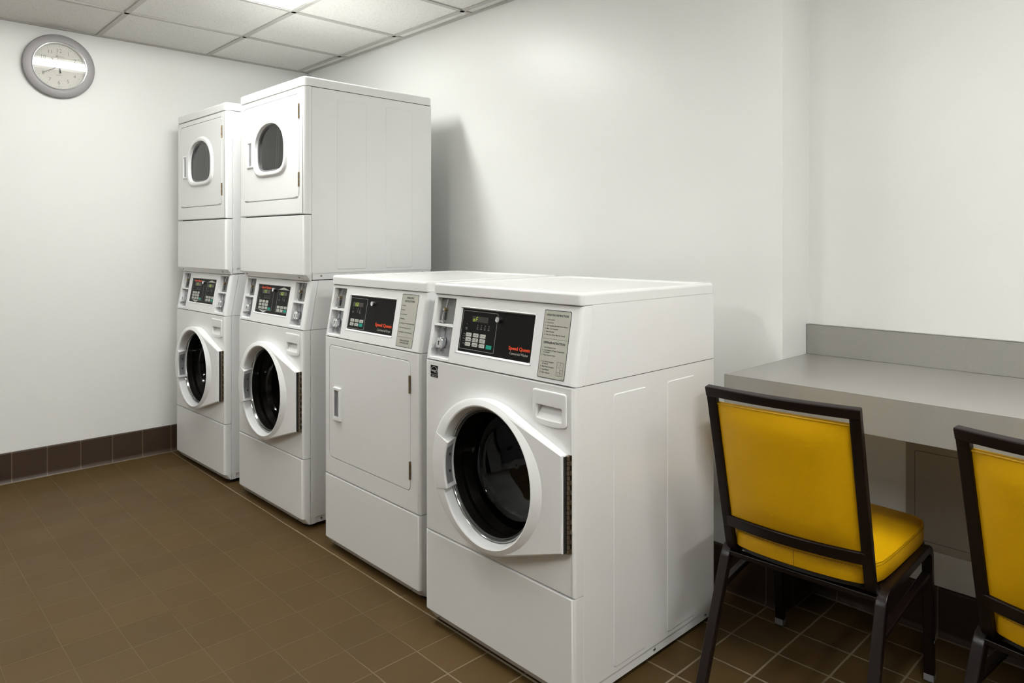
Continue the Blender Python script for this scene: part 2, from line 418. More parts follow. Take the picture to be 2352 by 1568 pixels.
def cabinet(parent, z0, z1, lx0=0.0, flange=True, emb=True, circle=False, name='cabinet', y0=0.0385, embtop=None, slot_front=True, hollow=None):
    mb = MB(); e = M['enamel']
    x0, x1 = lx0 + 0.0006, lx0 + W - 0.0006
    fz = z0 + 0.028
    zz = fz if flange else z0
    # two sides, back, as shells with rounded long edges
    def side(x, sgn):
        pts = [(x - sgn * 0.004, y0 - 0.001), (x - sgn * 0.001, y0), (x, y0 + 0.002), (x, DEP - 0.006), (x - sgn * 0.002, DEP - 0.0015), (x - sgn * 0.007, DEP)]
        mb.loops([[(px, py, z) for px, py in pts] for z in (zz, z1)], e, cap_end=False, closed=False)
        if flange:
            xi = x - sgn * 0.0035
            mb.add([(xi, y0, z0), (xi, DEP - 0.008, z0), (xi, DEP - 0.008, zz), (xi, y0, zz)], [(0, 1, 2, 3)], e)
            mb.add([(x, y0 + 0.002, zz), (x, DEP - 0.006, zz), (xi, DEP - 0.008, zz + 0.001), (xi, y0, zz + 0.001)], [(0, 1, 2, 3)], e)
            mb.add([(x, y0 + .002, zz), (x, y0 + .022, zz), (x, y0 + .022, z0), (x, y0 + .002, z0)], [(0, 1, 2, 3)], e)
            mb.add([(x, DEP - .02, zz), (x, DEP - .006, zz), (x, DEP - .006, z0), (x, DEP - .02, z0)], [(0, 1, 2, 3)], e)
    side(x1, 1); side(x0, -1)
    mb.add([(x0 + .006, DEP, z0), (x1 - .006, DEP, z0), (x1 - .006, DEP, z1), (x0 + .006, DEP, z1)], [(0, 1, 2, 3)], e)
    if hollow is None:
        mb.box(x0 + 0.006, x1 - 0.006, 0.034, DEP - 0.01, z0 + 0.004, z1, M['dark'])  # near-black filler core, paints shade into the panel seams
    else:
        hx0, hx1, hz0, hz1, hy = hollow    # interior chamber kept free
        mb.box(x0 + 0.006, x1 - 0.006, hy, DEP - 0.01, z0 + 0.002, z1, M['dark'])
        mb.box(x0 + 0.006, x1 - 0.006, 0.034, hy, z0 + 0.002, hz0, M['dark'])
        mb.box(x0 + 0.006, x1 - 0.006, 0.034, hy, hz1, z1, M['dark'])
        mb.box(x0 + 0.006, hx0, 0.034, hy, hz0, hz1, M['dark'])
        mb.box(hx1, x1 - 0.006, 0.034, hy, hz0, hz1, M['dark'])
    if emb:
        top = embtop or z1 - 0.038
        for sx, xx in ((1, x1), (-1, x0)):
            G = lambda y, z, d=0.0, sx=sx, xx=xx: (xx + sx * d, y, z)
            for (a, b) in ((0.164, 0.316), (0.421, 0.574)):
                o = rr(a, b, zz + 0.013, top, 0.010, 5); i = rr(a + .0025, b - .0025, zz + 0.0155, top - .0025, 0.008, 5)
                mb.loops([[G(y, z, -0.0001) for y, z in o], [G(y, z, 0.0018) for y, z in i]], e, smooth=True)
            if circle:
                cc = ell(0.497, z0 + 0.103, 0.052, 0.052, 40); c2 = ell(0.497, z0 + 0.103, 0.0505, 0.0505, 40); c3 = ell(0.497, z0 + .103, 0.049, 0.049, 40)
                mb.loops([[G(y, z, 0.0018) for y, z in cc], [G(y, z, 0.0024) for y, z in c2], [G(y, z, 0.0019) for y, z in c3]], e, smooth=True)
    if flange:
        for yy in (0.09, 0.36, 0.64): screw(mb, (x1 - 0.0035, yy, z0 + 0.015), (1, 0, 0))
    return mb.build(name, parent)

def lid(parent, z0, z1, rim=True, name='lid', x0=0.0, yf=0.030):
    if rim: z0 -= .0006
    mb = MB(); e = M['enamel']; h = z1 - z0
    def L(ix, z, r): return [(x, y, z) for x, y in rr(x0 + ix, x0 + W - ix, yf + ix, DEP + 0.002 - ix, max(r - ix, 0.003), 6)]
    R = 0.016
    ls = [L(0.006, z0, R), L(0.0015, z0 + 0.0005, R), L(0.0, z0 + 0.003, R), L(0.0, z1 - 0.010, R), L(0.001, z1 - 0.0055, R), L(0.004, z1 - 0.0018, R), L(0.009, z1, R)]
    if rim: ls += [L(0.022, z1, R), L(0.026, z1 - 0.0012, R), L(0.031, z1 - 0.0050, R), L(0.036, z1 - 0.0055, R)]
    mb.loops(ls, e, cap_start=True)
    return mb.build(name, parent)

def low_panel(parent, z0=0.018, z1=0.3015):
    mb = MB()
    wrap_panel(mb, flat_frame(0), z0, z1, [], M['enamel'], chamf=0.030)
    for x in (0.060, W - 0.060): screw(mb, (x, 0.0105, z0 + 0.0155), (0, -1, -0.75), 0.0050)
    # a nick plate around each screw
    return mb.build('lower_panel', parent)

def feet(parent):
    for (x, y) in ((0.05, 0.06), (W - 0.05, 0.06), (0.05, DEP - 0.06), (W - 0.05, DEP - 0.06)):
        mb = MB(); cyl(mb, (x, y, 0.0), (x, y, 0.012), 0.019, M['rubber'], 20, 0.016); cyl(mb, (x, y, 0.012), (x, y, 0.03), 0.006, M['steel'], 10)
        mb.build('levelling_foot', parent)

def alcove(parent, x0, x1, z0, z1, zs, F, name='coin_alcove'):
    """recess with shelf, coin slide above and lock below"""
    D = 0.030; p = M['plastic']; B = lambda x, z, d: F(x, z, d)
    mb = MB()
    a = rr(x0, x1, z0, z1, 0.003, 3)
    mb.loops([[F(x, z, 0.0) for x, z in a], [F(x, z, -0.002) for x, z in rr(x0 + .0015, x1 - .0015, z0 + .0015, z1 - .0015, .003, 3)],
              [F(x, z, -D) for x, z in rr(x0 + .003, x1 - .003, z0 + .003, z1 - .003, .003, 3)]], p, cap_end=True, smooth=False)
    mb.box(x0 + .0015, x1 - .0015, zs - .0032, zs + .0032, -D, -0.0005, p, F=B)
    al = mb.build(name, parent)
    # upper grey plate and the coin slide
    mb = MB()
    plate(mb, F, x0 + .004, x1 - .003, zs + .004, z1 - .004, -D, -0.0185, M['coinplate'], 0.001)
    outline(mb, F, x0 + .038, x0 + .060, z1 - .0275, z1 - .0150, 0.0006, -0.0186, -0.0182, M['ink'], 0.005)
    text_into(mb, F, [('25\u00a2', x0 + .0490, z1 - .0235, .0068, 'CENTER', 1, 0)], M['ink'], -0.0181)
    mb.build('coin_plate', al)
    mb = MB(); xm = x0 + 0.0325; c = M['chrome']
    for dx in (-.0012, .0030):
        cyl(mb, F(xm + dx + .001, z1 - .006, -.0165), F(xm + dx * .3, z1 - .034, -.014), 0.0007, c, 8)
    cyl(mb, F(xm, z1 - .0395, -.0185), F(xm, z1 - .0395, -.0070), 0.0060, M['brass'], 16)
    cyl(mb, F(xm, z1 - .0395, -.0070), F(xm, z1 - .0395, -.0055), 0.0036, c, 12)
    mb.box(xm - .0022, xm + .0004, z1 - .073, z1 - .047, -.0185, -.0060, c, F=B)
    mb.box(xm + .0006, xm + .0034, z1 - .073, z1 - .049, -.0185, -.0150, M['ink'], F=B)
    mb.box(xm - .016, xm + .007, z1 - .0785, z1 - .0745, -.0185, -.0060, c, F=B)
    cyl(mb, F(xm + .004, z1 - .0770, -.0060), F(xm + .004, z1 - .0770, -.0025), 0.0040, c, 12)
    mb.build('coin_slide', al)
    # lower zinc plate with chrome coin-box lock
    mb = MB()
    plate(mb, F, x0 + .012, x1 - .003, z0 + .009, zs - .005, -D, -0.0190, M['zinc'], 0.001, edge=.001)
    plate(mb, F, x0 + .027, x0 + .041, z0 + .0095, zs - .006, -.0190, -0.0165, M['zinc'], 0.001, edge=.0008)
    for zz in (zs - .016, z0 + .020):
        cyl(mb, F(x0 + .034, zz, -.0165), F(x0 + .034, zz, -.0135), 0.0042, M['steel'], 14)
    mb.box(x0 + .002, x0 + .012, z0 + .0250, z0 + .0256, -D, -.0010, M['slotgrey'], F=B)
    mb.build('coin_box_plate', al)
    mb = MB(); zc = z0 + .046; xm = x0 + .038
    lp = lambda s, d, ox=0: [F(x + ox, z, d) for x, z in rr(xm - .0140 * s, xm + .0140 * s, zc - .0170 * s, zc + .0170 * s, .0095 * s, 6)]
    mb.loops([lp(1.0, -.0165, .0015), lp(1.0, -.0030), lp(.96, -.0008), lp(.88, .0002)], c)
    cyl(mb, F(xm - .001, zc + .004, .0), F(xm - .001, zc + .004, .0010), 0.0026, M['ink'], 12)
    mb.box(xm - .0022, xm + .0002, zc - .007, zc + .003, .0, .0010, M['ink'], F=B)
    mb.build('coin_box_lock', al)
    return al

def key_lock(parent, F, x, z, d0):
    mb = MB()
    cyl(mb, F(x, z, d0), F(x, z, d0 + .013), 0.0082, M['chrome'], 24)
    mb.loops([[F(x + .0082 * math.cos(a), z + .0082 * math.sin(a), d0 + .013) for a in [2 * PI * i / 24 for i in range(24)]],
              [F(x + .0060 * math.cos(a), z + .0060 * math.sin(a), d0 + .0135) for a in [2 * PI * i / 24 for i in range(24)]],
              [F(x + .0052 * math.cos(a), z + .0052 * math.sin(a), d0 + .0112) for a in [2 * PI * i / 24 for i in range(24)]]], M['chrome'])
    cyl(mb, F(x, z, d0 + .011), F(x, z, d0 + .0125), 0.0028, M['steel'], 12)
    mb.build('key_lock', parent)

def key_button(parent, F, x, z, w, h, d0, mat, txt=None, name='button'):
    mb = MB(); plate(mb, F, x, x + w, z - h, z, d0, d0 + .0009, mat, .0012, .0003, 3)
    if txt:
        ls = txt.split('|'); sz = .0036 if len(ls) > 1 else .0040
        it = [(s, x + w * .62, z - h * .5 - sz * .32 + (len(ls) - 1) * .0019 - k * .0040, sz, 'CENTER', .92 if len(s) < 6 else .66, .00008) for k, s in enumerate(ls)]
        text_into(mb, F, it, M['ink'], d0 + .0011)
        # small pictogram at the left of the key
        outline(mb, F, x + .0022, x + .0062, z - h * .74, z - h * .28, .0006, d0 + .0009, d0 + .0011, M['ink'], .0008, 2)
    mb.build(name, parent)

PD = -0.0045     # depth of the black panel below the console face
def ind(mb, F, cols, z, d):
    it = []
    for x, lines in cols:
        outline(mb, F, x - .0007, x + .0012, z - .0012, z + .0014, .0004, d - .0003, d, M['white_ink'], .0003, 2)
        if len(lines) == 1 or len(lines[0]) < 6:
            outline(mb, F, x - .0028, x + .0022, z - .0078, z - .0040, .0005, d - .0003, d, M['grey_ink'], .0008, 2)
        for k, s in enumerate(lines):
            it.append((s, x, z - .0125 - .0042 * k, .0040, 'CENTER', .80, .00002))
    text_into(mb, F, it, M['white_ink'], d)

def washer_keys(parent, F, x0, z0, bw, bh, px, pz, d, texts, green_dx):
    for r, row in enumerate(texts):
        for c, t in enumerate(row):
            key_button(parent, F, x0 + c * px, z0 - r * pz, bw, bh, d, M['key'], t)
    key_button(parent, F, x0 + green_dx[0], z0 + green_dx[1], bw, bh, d, M['green'], None, 'start_button')

def bezel(mb, F, x0, x1, z0, z1, mat, t=0.0065):
    A = lambda i, d, r: [F(x, z, d) for x, z in rr(x0 + i, x1 - i, z0 + i, z1 - i, r, 5)]
    mb.loops([A(0, 0, .004), A(.0008, .0010, .004), A(.0020, .0012, .004), A(.0032, .0004, .003), A(t, PD - .001, .0015)], mat, cap_end=False)

def console(parent, F, z0, z1, alc, bz):
    mb = MB()
    holes = [(a[0], a[1], a[2], a[3]) for a in alc] + [bz]
    wrap_panel(mb, F, z0, z1, holes, M['plastic'], r=0.014, rt=0.0025, back=0.036)
    bezel(mb, F, *bz, M['plastic'])
    return mb.build('console', parent)

def single_label(parent, F, x0, x1, z0, z1, heads, lines, divs, extra=None):
    mb = MB()
    plate(mb, F, x0 - .003, x1 + .003, z0 - .003, z1 + .003, -.0002, .0004, M['plastic'], .005, .0003)
    plate(mb, F, x0, x1, z0, z1, 0.0, .0008, M['ink'], .004)
    plate(mb, F, x0 + .0018, x1 - .0018, z0 + .0018, z1 - .0018, 0.0, .0010, M['label'], .003)
    for z in divs: mb.box(x0 + .004, x1 - .004, z - .0003, z + .0003, .0009, .0012, M['ink'], F=lambda x, z, d: F(x, z, d))
    lb = mb.build('instruction_label', parent)
    mb = MB(); text_into(mb, F, heads + lines, M['ink'], .0012)
    if extra: extra(mb)
    mb.build('instruction_text', lb)
    return lb

def drum(parent, cx, cz, rx, rz, y_in, depth=0.30):
    """gasket and perforated drum seen through the glass"""
    mb = MB()
    prof = [(1.0, -0.004), (1.0, 0.015), (.97, .030), (1.02, .050), (.96, .075), (1.02, .095), (1.10, .11), (1.12, .20), (1.10, .30), (1.0, .345), (.84, .36), (.80, .352), (.60, .362), (.56, .354), (.30, .366), (.04, .36)]
    L = [[(cx + rx * .96 * s * math.cos(a), y, cz + rz * .96 * s * math.sin(a)) for a in [2 * PI * i / 72 for i in range(72)]] for s, y in prof]
    mb.loops(L[:7], M['gasket'], cap_end=False); mb.loops(L[6:], M['drum'], cap_end=True)
    # lifters
    for k in range(3):
        a = math.radians(100 + 120 * k); c, s = math.cos(a), math.sin(a)
        P = lambda r, t, y: (cx + (rx * r) * c - rx * t * s, y, cz + (rz * r) * s + rz * t * c)
        mb.loops([[P(1.05, -.16, y), P(.86, -.05, y), P(.86, .05, y), P(1.05, .16, y)] for y in (.125, .30)], M['drum'], cap_start=True)
    return mb.build('drum', parent)

def washer_door(parent):
    zc = 0.557
    def D(x): return 0.040 if x < 0.44 else 0.040 - (x - 0.44) / (0.622 - 0.44) * 0.018
    N = 96; ring = ell(.3235, zc, .2365, .2205, N)
    # hull of the ring and the straight hinge edge
    HX, HT, HB = .622, .677, .421
    hull = []
    c0 = (.3235, zc)
    def tangent(hx, hz, up):
        best = None
        for i, p in enumerate(ring):
            ang = math.atan2(p[1] - hz, -(p[0] - hx))
            if best is None or (up and ang > best[0]) or (not up and ang < best[0]): best = (ang, i)
        return best[1]
    it = tangent(HX, HT, True); ib = tangent(HX, HB, False)
    T, B = ring[it], ring[ib]
    for i, p in enumerate(ring):
        a = math.atan2(p[1] - c0[1], p[0] - c0[0]); d = (math.cos(a), math.sin(a))
        best = math.hypot(p[0] - c0[0], p[1] - c0[1])
        # intersect the ray with the three wedge edges
        for (P, Q) in ((T, (HX, HT)), ((HX, HT), (HX, HB)), ((HX, HB), B)):
            ex, ez = Q[0] - P[0], Q[1] - P[1]; den = d[0] * ez - d[1] * ex
            if abs(den) < 1e-9: continue
            t = ((P[0] - c0[0]) * ez - (P[1] - c0[1]) * ex) / den; u = ((P[0] - c0[0]) * d[1] - (P[1] - c0[1]) * d[0]) / den
            if t > best and -1e-6 <= u <= 1 + 1e-6: best = t
        hull.append((c0[0] + d[0] * best, c0[1] + d[1] * best))
    for c in ((HX, HT), (HX, HB)):
        k = min(range(N), key=lambda i: (hull[i][0] - c[0]) ** 2 + (hull[i][1] - c[1]) ** 2); hull[k] = c
    def inset(loop, e): return [(x + (c0[0] - x) / math.hypot(c0[0] - x, c0[1] - z) * e, z + (c0[1] - z) / math.hypot(c0[0] - x, c0[1] - z) * e) for x, z in loop]
    Fl = flat_frame(0)
    P = lambda loop, f: [Fl(x, z, f(x)) for x, z in loop]
    fit = lambda loop: loop
    def emap(cx, cz, rx, rz): return [(cx + rx * math.cos(2 * PI * i / N), cz + rz * math.sin(2 * PI * i / N)) for i in range(N)]
    mb = MB()
    L = [P(inset(hull, .008), lambda x: -.001), P(inset(hull, .003), lambda x: .0015), P(hull, lambda x: D(x) - .007), P(inset(hull, .0015), lambda x: D(x) - .0025), P(inset(hull, .006), lambda x: D(x))]
    L.append(P(emap(.3240, zc, .2305, .2145), lambda x: D(x)))
    L.append(P(emap(.3255, zc + .0003, .2275, .2125), lambda x: D(x) + .0012))
    L.append(P(emap(.3320, zc + .0015, .1975, .2030), lambda x: .0455))
    L.append(P(emap(.3325, zc + .0015, .1935, .1995), lambda x: .0440))
    L.append(P(emap(.3310, zc, .1905, .1970), lambda x: .038))
    L.append(P(emap(.3220, zc - .004, .1890, .1930), lambda x: .006))
    L.append(P(emap(.3200, zc - .004, .1885, .1925), lambda x: -.004))
    mb.loops(L, M['plastic'], cap_end=False)
    door = mb.build('door', parent, autosmooth=28)
    # glass bowl
    gx, gz = .3190, .5525
    mb = MB()
    rim = [(1.0, .006), (.985, .0085), (.972, .006), (.965, .001), (.952, .003), (.94, -.003)]
    mb.loops([[Fl(gx + .187 * s * math.cos(a), gz + .191 * s * math.sin(a), d) for a in [2 * PI * i / 96 for i in range(96)]] for s, d in rim], M['rimglass'], cap_end=False)
    bowl = [(.94, -.003), (.925, -.020), (.90, -.05), (.87, -.072), (.82, -.088), (.70, -.098), (.40, -.104), (.02, -.106)]
    mb.loops([[Fl(gx + .187 * s * math.cos(a), gz + .191 * s * math.sin(a), d) for a in [2 * PI * i / 96 for i in range(96)]] for s, d in bowl], M['glass'], cap_end=True)
    mb.build('door_glass', door)
    # handle block
    mb = MB(); A0, A1 = math.radians(156.5), math.radians(203.5); n = 16; secs = []
    for k in range(n + 1):
        a = A0 + (A1 - A0) * k / n; c, s = math.cos(a), math.sin(a)
        o = (.3235 + .2310 * c, zc + .2155 * s); i1 = (.3325 + .1700 * c, zc + .176 * s); i2 = (.3325 + .1650 * c, zc + .171 * s); i3 = (.322 + .176 * c, zc + .181 * s)
        secs.append([Fl(*o, .034), Fl(*o, .0405), Fl(*i1, .0525), Fl(*i2, .0505), Fl(*i3, .004), Fl(*i3, .0)])
    mb.loops(secs, M['plastic'], cap_start=True, cap_end=True, smooth=False)
    h = mb.build('door_handle', door, autosmooth=30)
    mb = MB(); secs = []
    B0, B1 = math.radians(162), math.radians(199)
    for k in range(n + 1):
        a = B0 + (B1 - B0) * k / n; c, s = math.cos(a), math.sin(a)
        def q(t):   # point on the inner wall of the handle
            i2 = (.3325 + .1650 * c, zc + .171 * s); i3 = (.322 + .176 * c, zc + .181 * s)
            return (i2[0] + (i3[0] - i2[0]) * t + .0012 * (-c), i2[1] + (i3[1] - i2[1]) * t, .0505 + (.004 - .0505) * t)
        secs.append([Fl(q(t)[0] + .0016, q(t)[1], q(t)[2]) for t in (.10, .80)])
    mb.loops(secs, M['slotgrey'], closed=False, cap_end=False, smooth=True)
    for a in (math.radians(171), math.radians(188)):
        c, s = math.cos(a), math.sin(a)
        i2 = (.3325 + .1650 * c, zc + .171 * s); i3 = (.322 + .176 * c, zc + .181 * s)
        p = Vector(Fl((i2[0] + i3[0]) / 2 + .003, (i2[1] + i3[1]) / 2, .027)); cyl(mb, p, p + Vector((.002, -.0004, 0)), .004, M['ink'], 12)
    mb.build('latch_recess', door)
    # piano hinge
    mb = MB(); z = HB
    cyl(mb, (HX + .0068, -.0075, HB), (HX + .0068, -.0075, HT - .002), .0022, M['dark'], 8)
    mb.box(HX + .001, HX + .013, -.0005, .001, HB, HT, M['hinge'])
    mb.box(HX + .0005, HX + .0025, -.018, -.001, HB + .001, HT - .003, M['dark'])
    k = 0; step = (HT - HB) / 20
    while k < 20:
        a = HB + k * step + .0006
        cyl(mb, (HX + .0062, -.0075, a), (HX + .0062, -.0075, a + step - .0016), .0046, M['hinge'], 12)
        if k % 2 == 0: mb.box(HX + .0065, HX + .013, -.0045, -.001, a, a + step - .0016, M['hinge'])
        k += 1
    mb.build('door_hinge', door)
    return door

def drawer(parent):
    F = flat_frame(0); mb = MB(); x0, x1, z0, z1 = .4945, .6185, .744, .8325
    def bow(loop, amt):   # bow the lower edge downwards
        o = []
        for x, z in loop:
            t = (x - (x0 + x1) / 2) / ((x1 - x0) / 2); f = max(0.0, 1 - (z - z0) / .05)
            o.append((x, z - amt * f * (1 - t * t)))
        return o
    o = lambda i, r: bow(rr(x0 + i, x1 - i, z0 + i, z1 - i, max(r - i, .001), 6, 4), .007)
    hx0, hx1, hz0, hz1 = .507, .605, .757, .7935
    hh = lambda i, r: bow([(x, z) for x, z in rr(hx0 + i, hx1 - i, hz0 + i, hz1 - i, max(r - i, .001), 6, 4)], .005)
    mb.loops([[F(x, z, .0002) for x, z in o(-.0012, .009)], [F(x, z, -.0004) for x, z in o(-.0004, .009)]], M['dark'], cap_end=False)
    L = [[F(x, z, -.002) for x, z in o(0, .008)], [F(x, z, .003) for x, z in o(0, .008)], [F(x, z, .0045) for x, z in o(.0015, .008)], [F(x, z, .005) for x, z in o(.004, .008)],
         [F(x, z, .005) for x, z in hh(-.001, .006)], [F(x, z, .004) for x, z in hh(.0008, .006)]]
    mb.loops(L, M['plastic'], cap_end=False)
    # scooped pocket: deep at the top, running out at the bottom
    deep = [F(x, z, .004 - .022 * max(0.0, min(1.0, (z - hz0 + .004) / (hz1 - hz0)))) for x, z in hh(.004, .006)]
    mb.loops([[F(x, z, .004) for x, z in hh(.0008, .006)], deep], M['plastic'], cap_end=True)
    return mb.build('detergent_drawer', parent)

def washer_front(parent, z0=.3040, z1=.8515):
    mb = MB(); F = flat_frame(0)
    hole = (.09, .55, .335, .78); dr = (.504, .608, .752, .798)
    dr = (.50, .612, .750, .802)
    hole2 = (.09, .490, .335, .78)
    cx, cz, rx, rz = .3190, .5525, .186, .190
    # rectangular cells: keep the drawer pocket and the round port open
    wrap_panel(mb, F, z0, z1, [(.10, .58, .345, .748), (.512, .600, .752, .798)], M['enamel'])
    fill_hole(mb, F, (.10, .58, .345, .748), ell(cx, cz, rx - .002, rz - .002, 72), M['enamel'])
    return mb.build('front_panel', parent)

def machine_frame(label, cat, name, x, y, rz, group=None):
    # rotation pivot is the front right lower corner
    t = thing(name, label, cat, (x, y, 0), rz, group)
    return t

def shift_children(t):
    """machines are modelled from their front left corner; move them so the empty is at the front right"""
    for c in t.children: c.location.x -= W

A_KEYS = [['LIGHT', 'MEDIUM', 'HEAVY'], ['NORMAL', 'PERM|PRESS', 'DELICATE|KNITS'], ['HOT', 'WARM', 'COLD']]

# ------------------------------------------------------------------ A: front-load washer
def build_washer(x, y, rz):
    t = machine_frame('white front-load coin washer nearest the camera, with round black glass door', 'washing machine', 'front_load_washer', x, y, rz)
    F = con_frame
    feet(t)
    cabinet(t, 0.018, 0.8515, hollow=(.10, .55, .33, .77, .38))
    # upper side shell follows the slanted console
    upper_shell(t, .8532, 1.0640)
    low_panel(t); washer_front(t); drum(t, .3190, .5525, .187, .191, 0)
    washer_door(t); drawer(t)
    al = (.0205, .118, .863, 1.0525)
    co = console(t, F, .8532, 1.0630, [al], (.1455, .4765, .8885, 1.0310))
    alcove(t, *al, .9655, F)
    lid(t, 1.0640, 1.0985)
    # black control panel
    mb = MB(); plate(mb, F, .1505, .4725, .8935, 1.0250, PD - .003, PD, M['black'], .0015)
    pn = mb.build('control_panel', t); d = PD + .0003
    mb = MB(); outline(mb, F, .1560, .3150, .9030, 1.0190, .0009, PD, d, M['white_ink'], .003)
    for z, xa, xb in ((.9418, .1665, .2745), (.9274, .1665, .2745)): mb.box(xa, xb, z - .0003, z + .0003, PD, d, M['grey_ink'], F=lambda x, z, q: F(x, z, q))
    text_into(mb, F, [('SOIL', .1755, .9475, .0036, 'RIGHT', .9, 0), ('CYCLE', .1755, .9335, .0036, 'RIGHT', .8, 0), ('TEMP', .1755, .9190, .0036, 'RIGHT', .9, 0)], M['white_ink'], d)
    ind(mb, F, [(.1800, ['INSERT', 'COINS']), (.2305, ['WASH']), (.2475, ['RINSE']), (.2640, ['SPIN']), (.2812, ['DONE'])], .9785, d)
    for r in range(3):
        for c in range(3): mb.box(.1775 + c * .0325, .1787 + c * .0325, .9465 - r * .0142, .9490 - r * .0142, PD, d, M['white_ink'], F=lambda x, z, q: F(x, z, q))
    mb.build('panel_markings', pn)
    mb = MB(); plate(mb, F, .2015, .2743, .9875, 1.0043, PD, PD + .0004, M['disp'], .0006)
    ds = mb.build('display', pn)
    mb = MB(); seven(mb, F, 'oF', .2075, .9895, .0062, .0125, M['led'], PD + .0008, .0125, .0013)
    mb.build('display_digits', pn)
    washer_keys(pn, F, .1822, .9532, .0245, .0112, .0325, .0142, PD, A_KEYS, (.0970, -.0290))
    key_lock(pn, F, .3270, 1.0035, PD)
    mb = MB(); text_into(mb, F, [('Speed Queen', .4645, .9230, .0142, 'RIGHT', 1.13, .00036)], M['orange'], d)
    mb.build('orange_lettering', pn)
    mb = MB(); text_into(mb, F, [('Commercial Washer', .4590, .9095, .0106, 'RIGHT', .86, 0)], M['key'], d)
    text_into(mb, F, [('201620', .4700, .8955, .0026, 'RIGHT', 1, 0)], M['white_ink'], d)
    mb.build('grey_lettering', pn)
    # instruction label
    hd = [('OPERATING INSTRUCTIONS', .5562, 1.0300, .0074, 'CENTER', .86, .00028), ('DISPENSER INSTRUCTIONS', .5562, .9560, .0074, 'CENTER', .88, .00028)]
    ln = []
    for k, s in enumerate(['1.  Load Laundry', '2.  Close Door', '3.  Add Supplies (See Instructions Below)', '4.  Make Cycle Selection', '5.  Make Payment', '6.  Press Start (Door Must be Closed)']):
        ln.append((s, .5145, 1.0182 - k * .0080, .0054, 'LEFT', .92, .0001))
    for s, z in [('1.  Open Dispenser Door', .9440), ('2.  Load Supplies in Proper Compartment', .9365), ('as Indicated', .9312), ('3.  Close Dispenser Door', .9238), ('A.  Pre Wash Detergent', .9065), ('(If Offered)', .9008), ('B.  Main Wash Detergent', .8934), ('C.  Liquid Bleach', .8855), ('D.  Fabric Softener', .8777)]:
        ind_ = .0055 if s[0] in 'a(' else 0
        ln.append((s, .5145 + ind_, z, .0052, 'LEFT', .92, .0001))
    ln.append(('800477', .6020, .8680, .0026, 'RIGHT', 1, 0))
    def tbl(mb):
        b = lambda a, c, e, g: mb.box(a, c, e, g, .0009, .0012, M['ink'], F=lambda x, z, q: F(x, z, q))
        for xx in (.5748, .5868, .5975): b(xx - .0003, xx + .0003, .8758, .9108)
        b(.5748, .5975, .8755, .8761); b(.5748, .5975, .9105, .9111); b(.5748, .5868, .8845, .8851); b(.5868, .5975, .8905, .8911)
        text_into(mb, F, [('D', .5808, .8955, .0046, 'CENTER', 1, 0), ('A', .5921, .8985, .0046, 'CENTER', 1, 0), ('C', .5808, .8782, .0046, 'CENTER', 1, 0), ('B', .5921, .8812, .0046, 'CENTER', 1, 0)], M['ink'], .0012)
    single_label(t, F, .5070, .6060, .8645, 1.0460, hd, ln, [.9688], tbl)
    # energy sticker on the front
    F0 = flat_frame(0); mb = MB()
    plate(mb, F0, .0295, .0685, .7985, .8375, 0, .0004, M['plastic'], .0004)
    plate(mb, F0, .0300, .0680, .8085, .8370, 0, .0006, M['black'], .0003)
    plate(mb, F0, .0300, .0680, .7990, .8075, 0, .0006, M['black'], .0003)
    arc = [(.0488 + .0205 * math.cos(math.radians(a)), .8125 + .0215 * math.sin(math.radians(a))) for a in range(18, 163, 8)]
    arc2 = [(.0488 + .0190 * math.cos(math.radians(a)), .8125 + .0200 * math.sin(math.radians(a))) for a in range(18, 163, 8)]
    mb.loops([[F0(x, z, .0008) for x, z in arc], [F0(x, z, .0008) for x, z in arc2]], M['key'], closed=False, cap_end=False, smooth=False)
    st = []
    for k in range(10):
        a = PI / 2 + k * PI / 5; r_ = .0078 if k % 2 == 0 else .0036; st.append((.0605 + r_ * math.cos(a), .8180 + r_ * math.sin(a)))
    st2 = [(.0605 + (x - .0605) * .72, .8180 + (z - .8180) * .72) for x, z in st]
    mb.loops([[F0(x, z, .0008) for x, z in st], [F0(x, z, .0008) for x, z in st2]], M['key'], cap_end=False, smooth=False)
    text_into(mb, F0, [('energy', .0445, .8170, .0105, 'CENTER', .80, .0003)], M['key'], .0008)
    text_into(mb, F0, [('ENERGY STAR', .0490, .8010, .0058, 'CENTER', .72, .0001)], M['white_ink'], .0008)
    mb.build('energy_sticker', t)
    shift_children(t)
    return t

def upper_shell(parent, z0, z1):
    """side and back sheets behind the slanted console"""
    mb = MB(); e = M['enamel']
    for x, sg in ((W - .0006, 1), (.0006, -1)):
        ys = lambda z: .0385 + (z - ZB) * SLOPE
        cols = [(-sg * .004, -.001), (-sg * .001, 0), (0, .002)]
        L = []
        for z in (z0, z1):
            L.append([(x + a, ys(z) + b, z) for a, b in cols] + [(x, DEP - .006, z), (x - sg * .007, DEP, z)])
        mb.loops(L, e, cap_end=False, closed=False)
    mb.add([(.0076, DEP, z0), (W - .0076, DEP, z0), (W - .0076, DEP, z1), (.0076, DEP, z1)], [(0, 1, 2, 3)], e)
    # near-black core put in as gap shade, kept clear of the coin recesses
    mb.box(.006, W - .006, .105, DEP - .01, z0 - .004, z1 + .0, M['dark'])
    mb.box(.006, W - .006, .010, .105, z0 - .004, z0 + .003, M['dark'])
    mb.box(.006, W - .006, .050, .105, z1 - .004, z1 + .001, M['dark'])
    for xx in (.004, W - .007): mb.box(xx, xx + .003, .055, .105, z0, z1, M['dark'])
    return mb.build('upper_cabinet', parent)

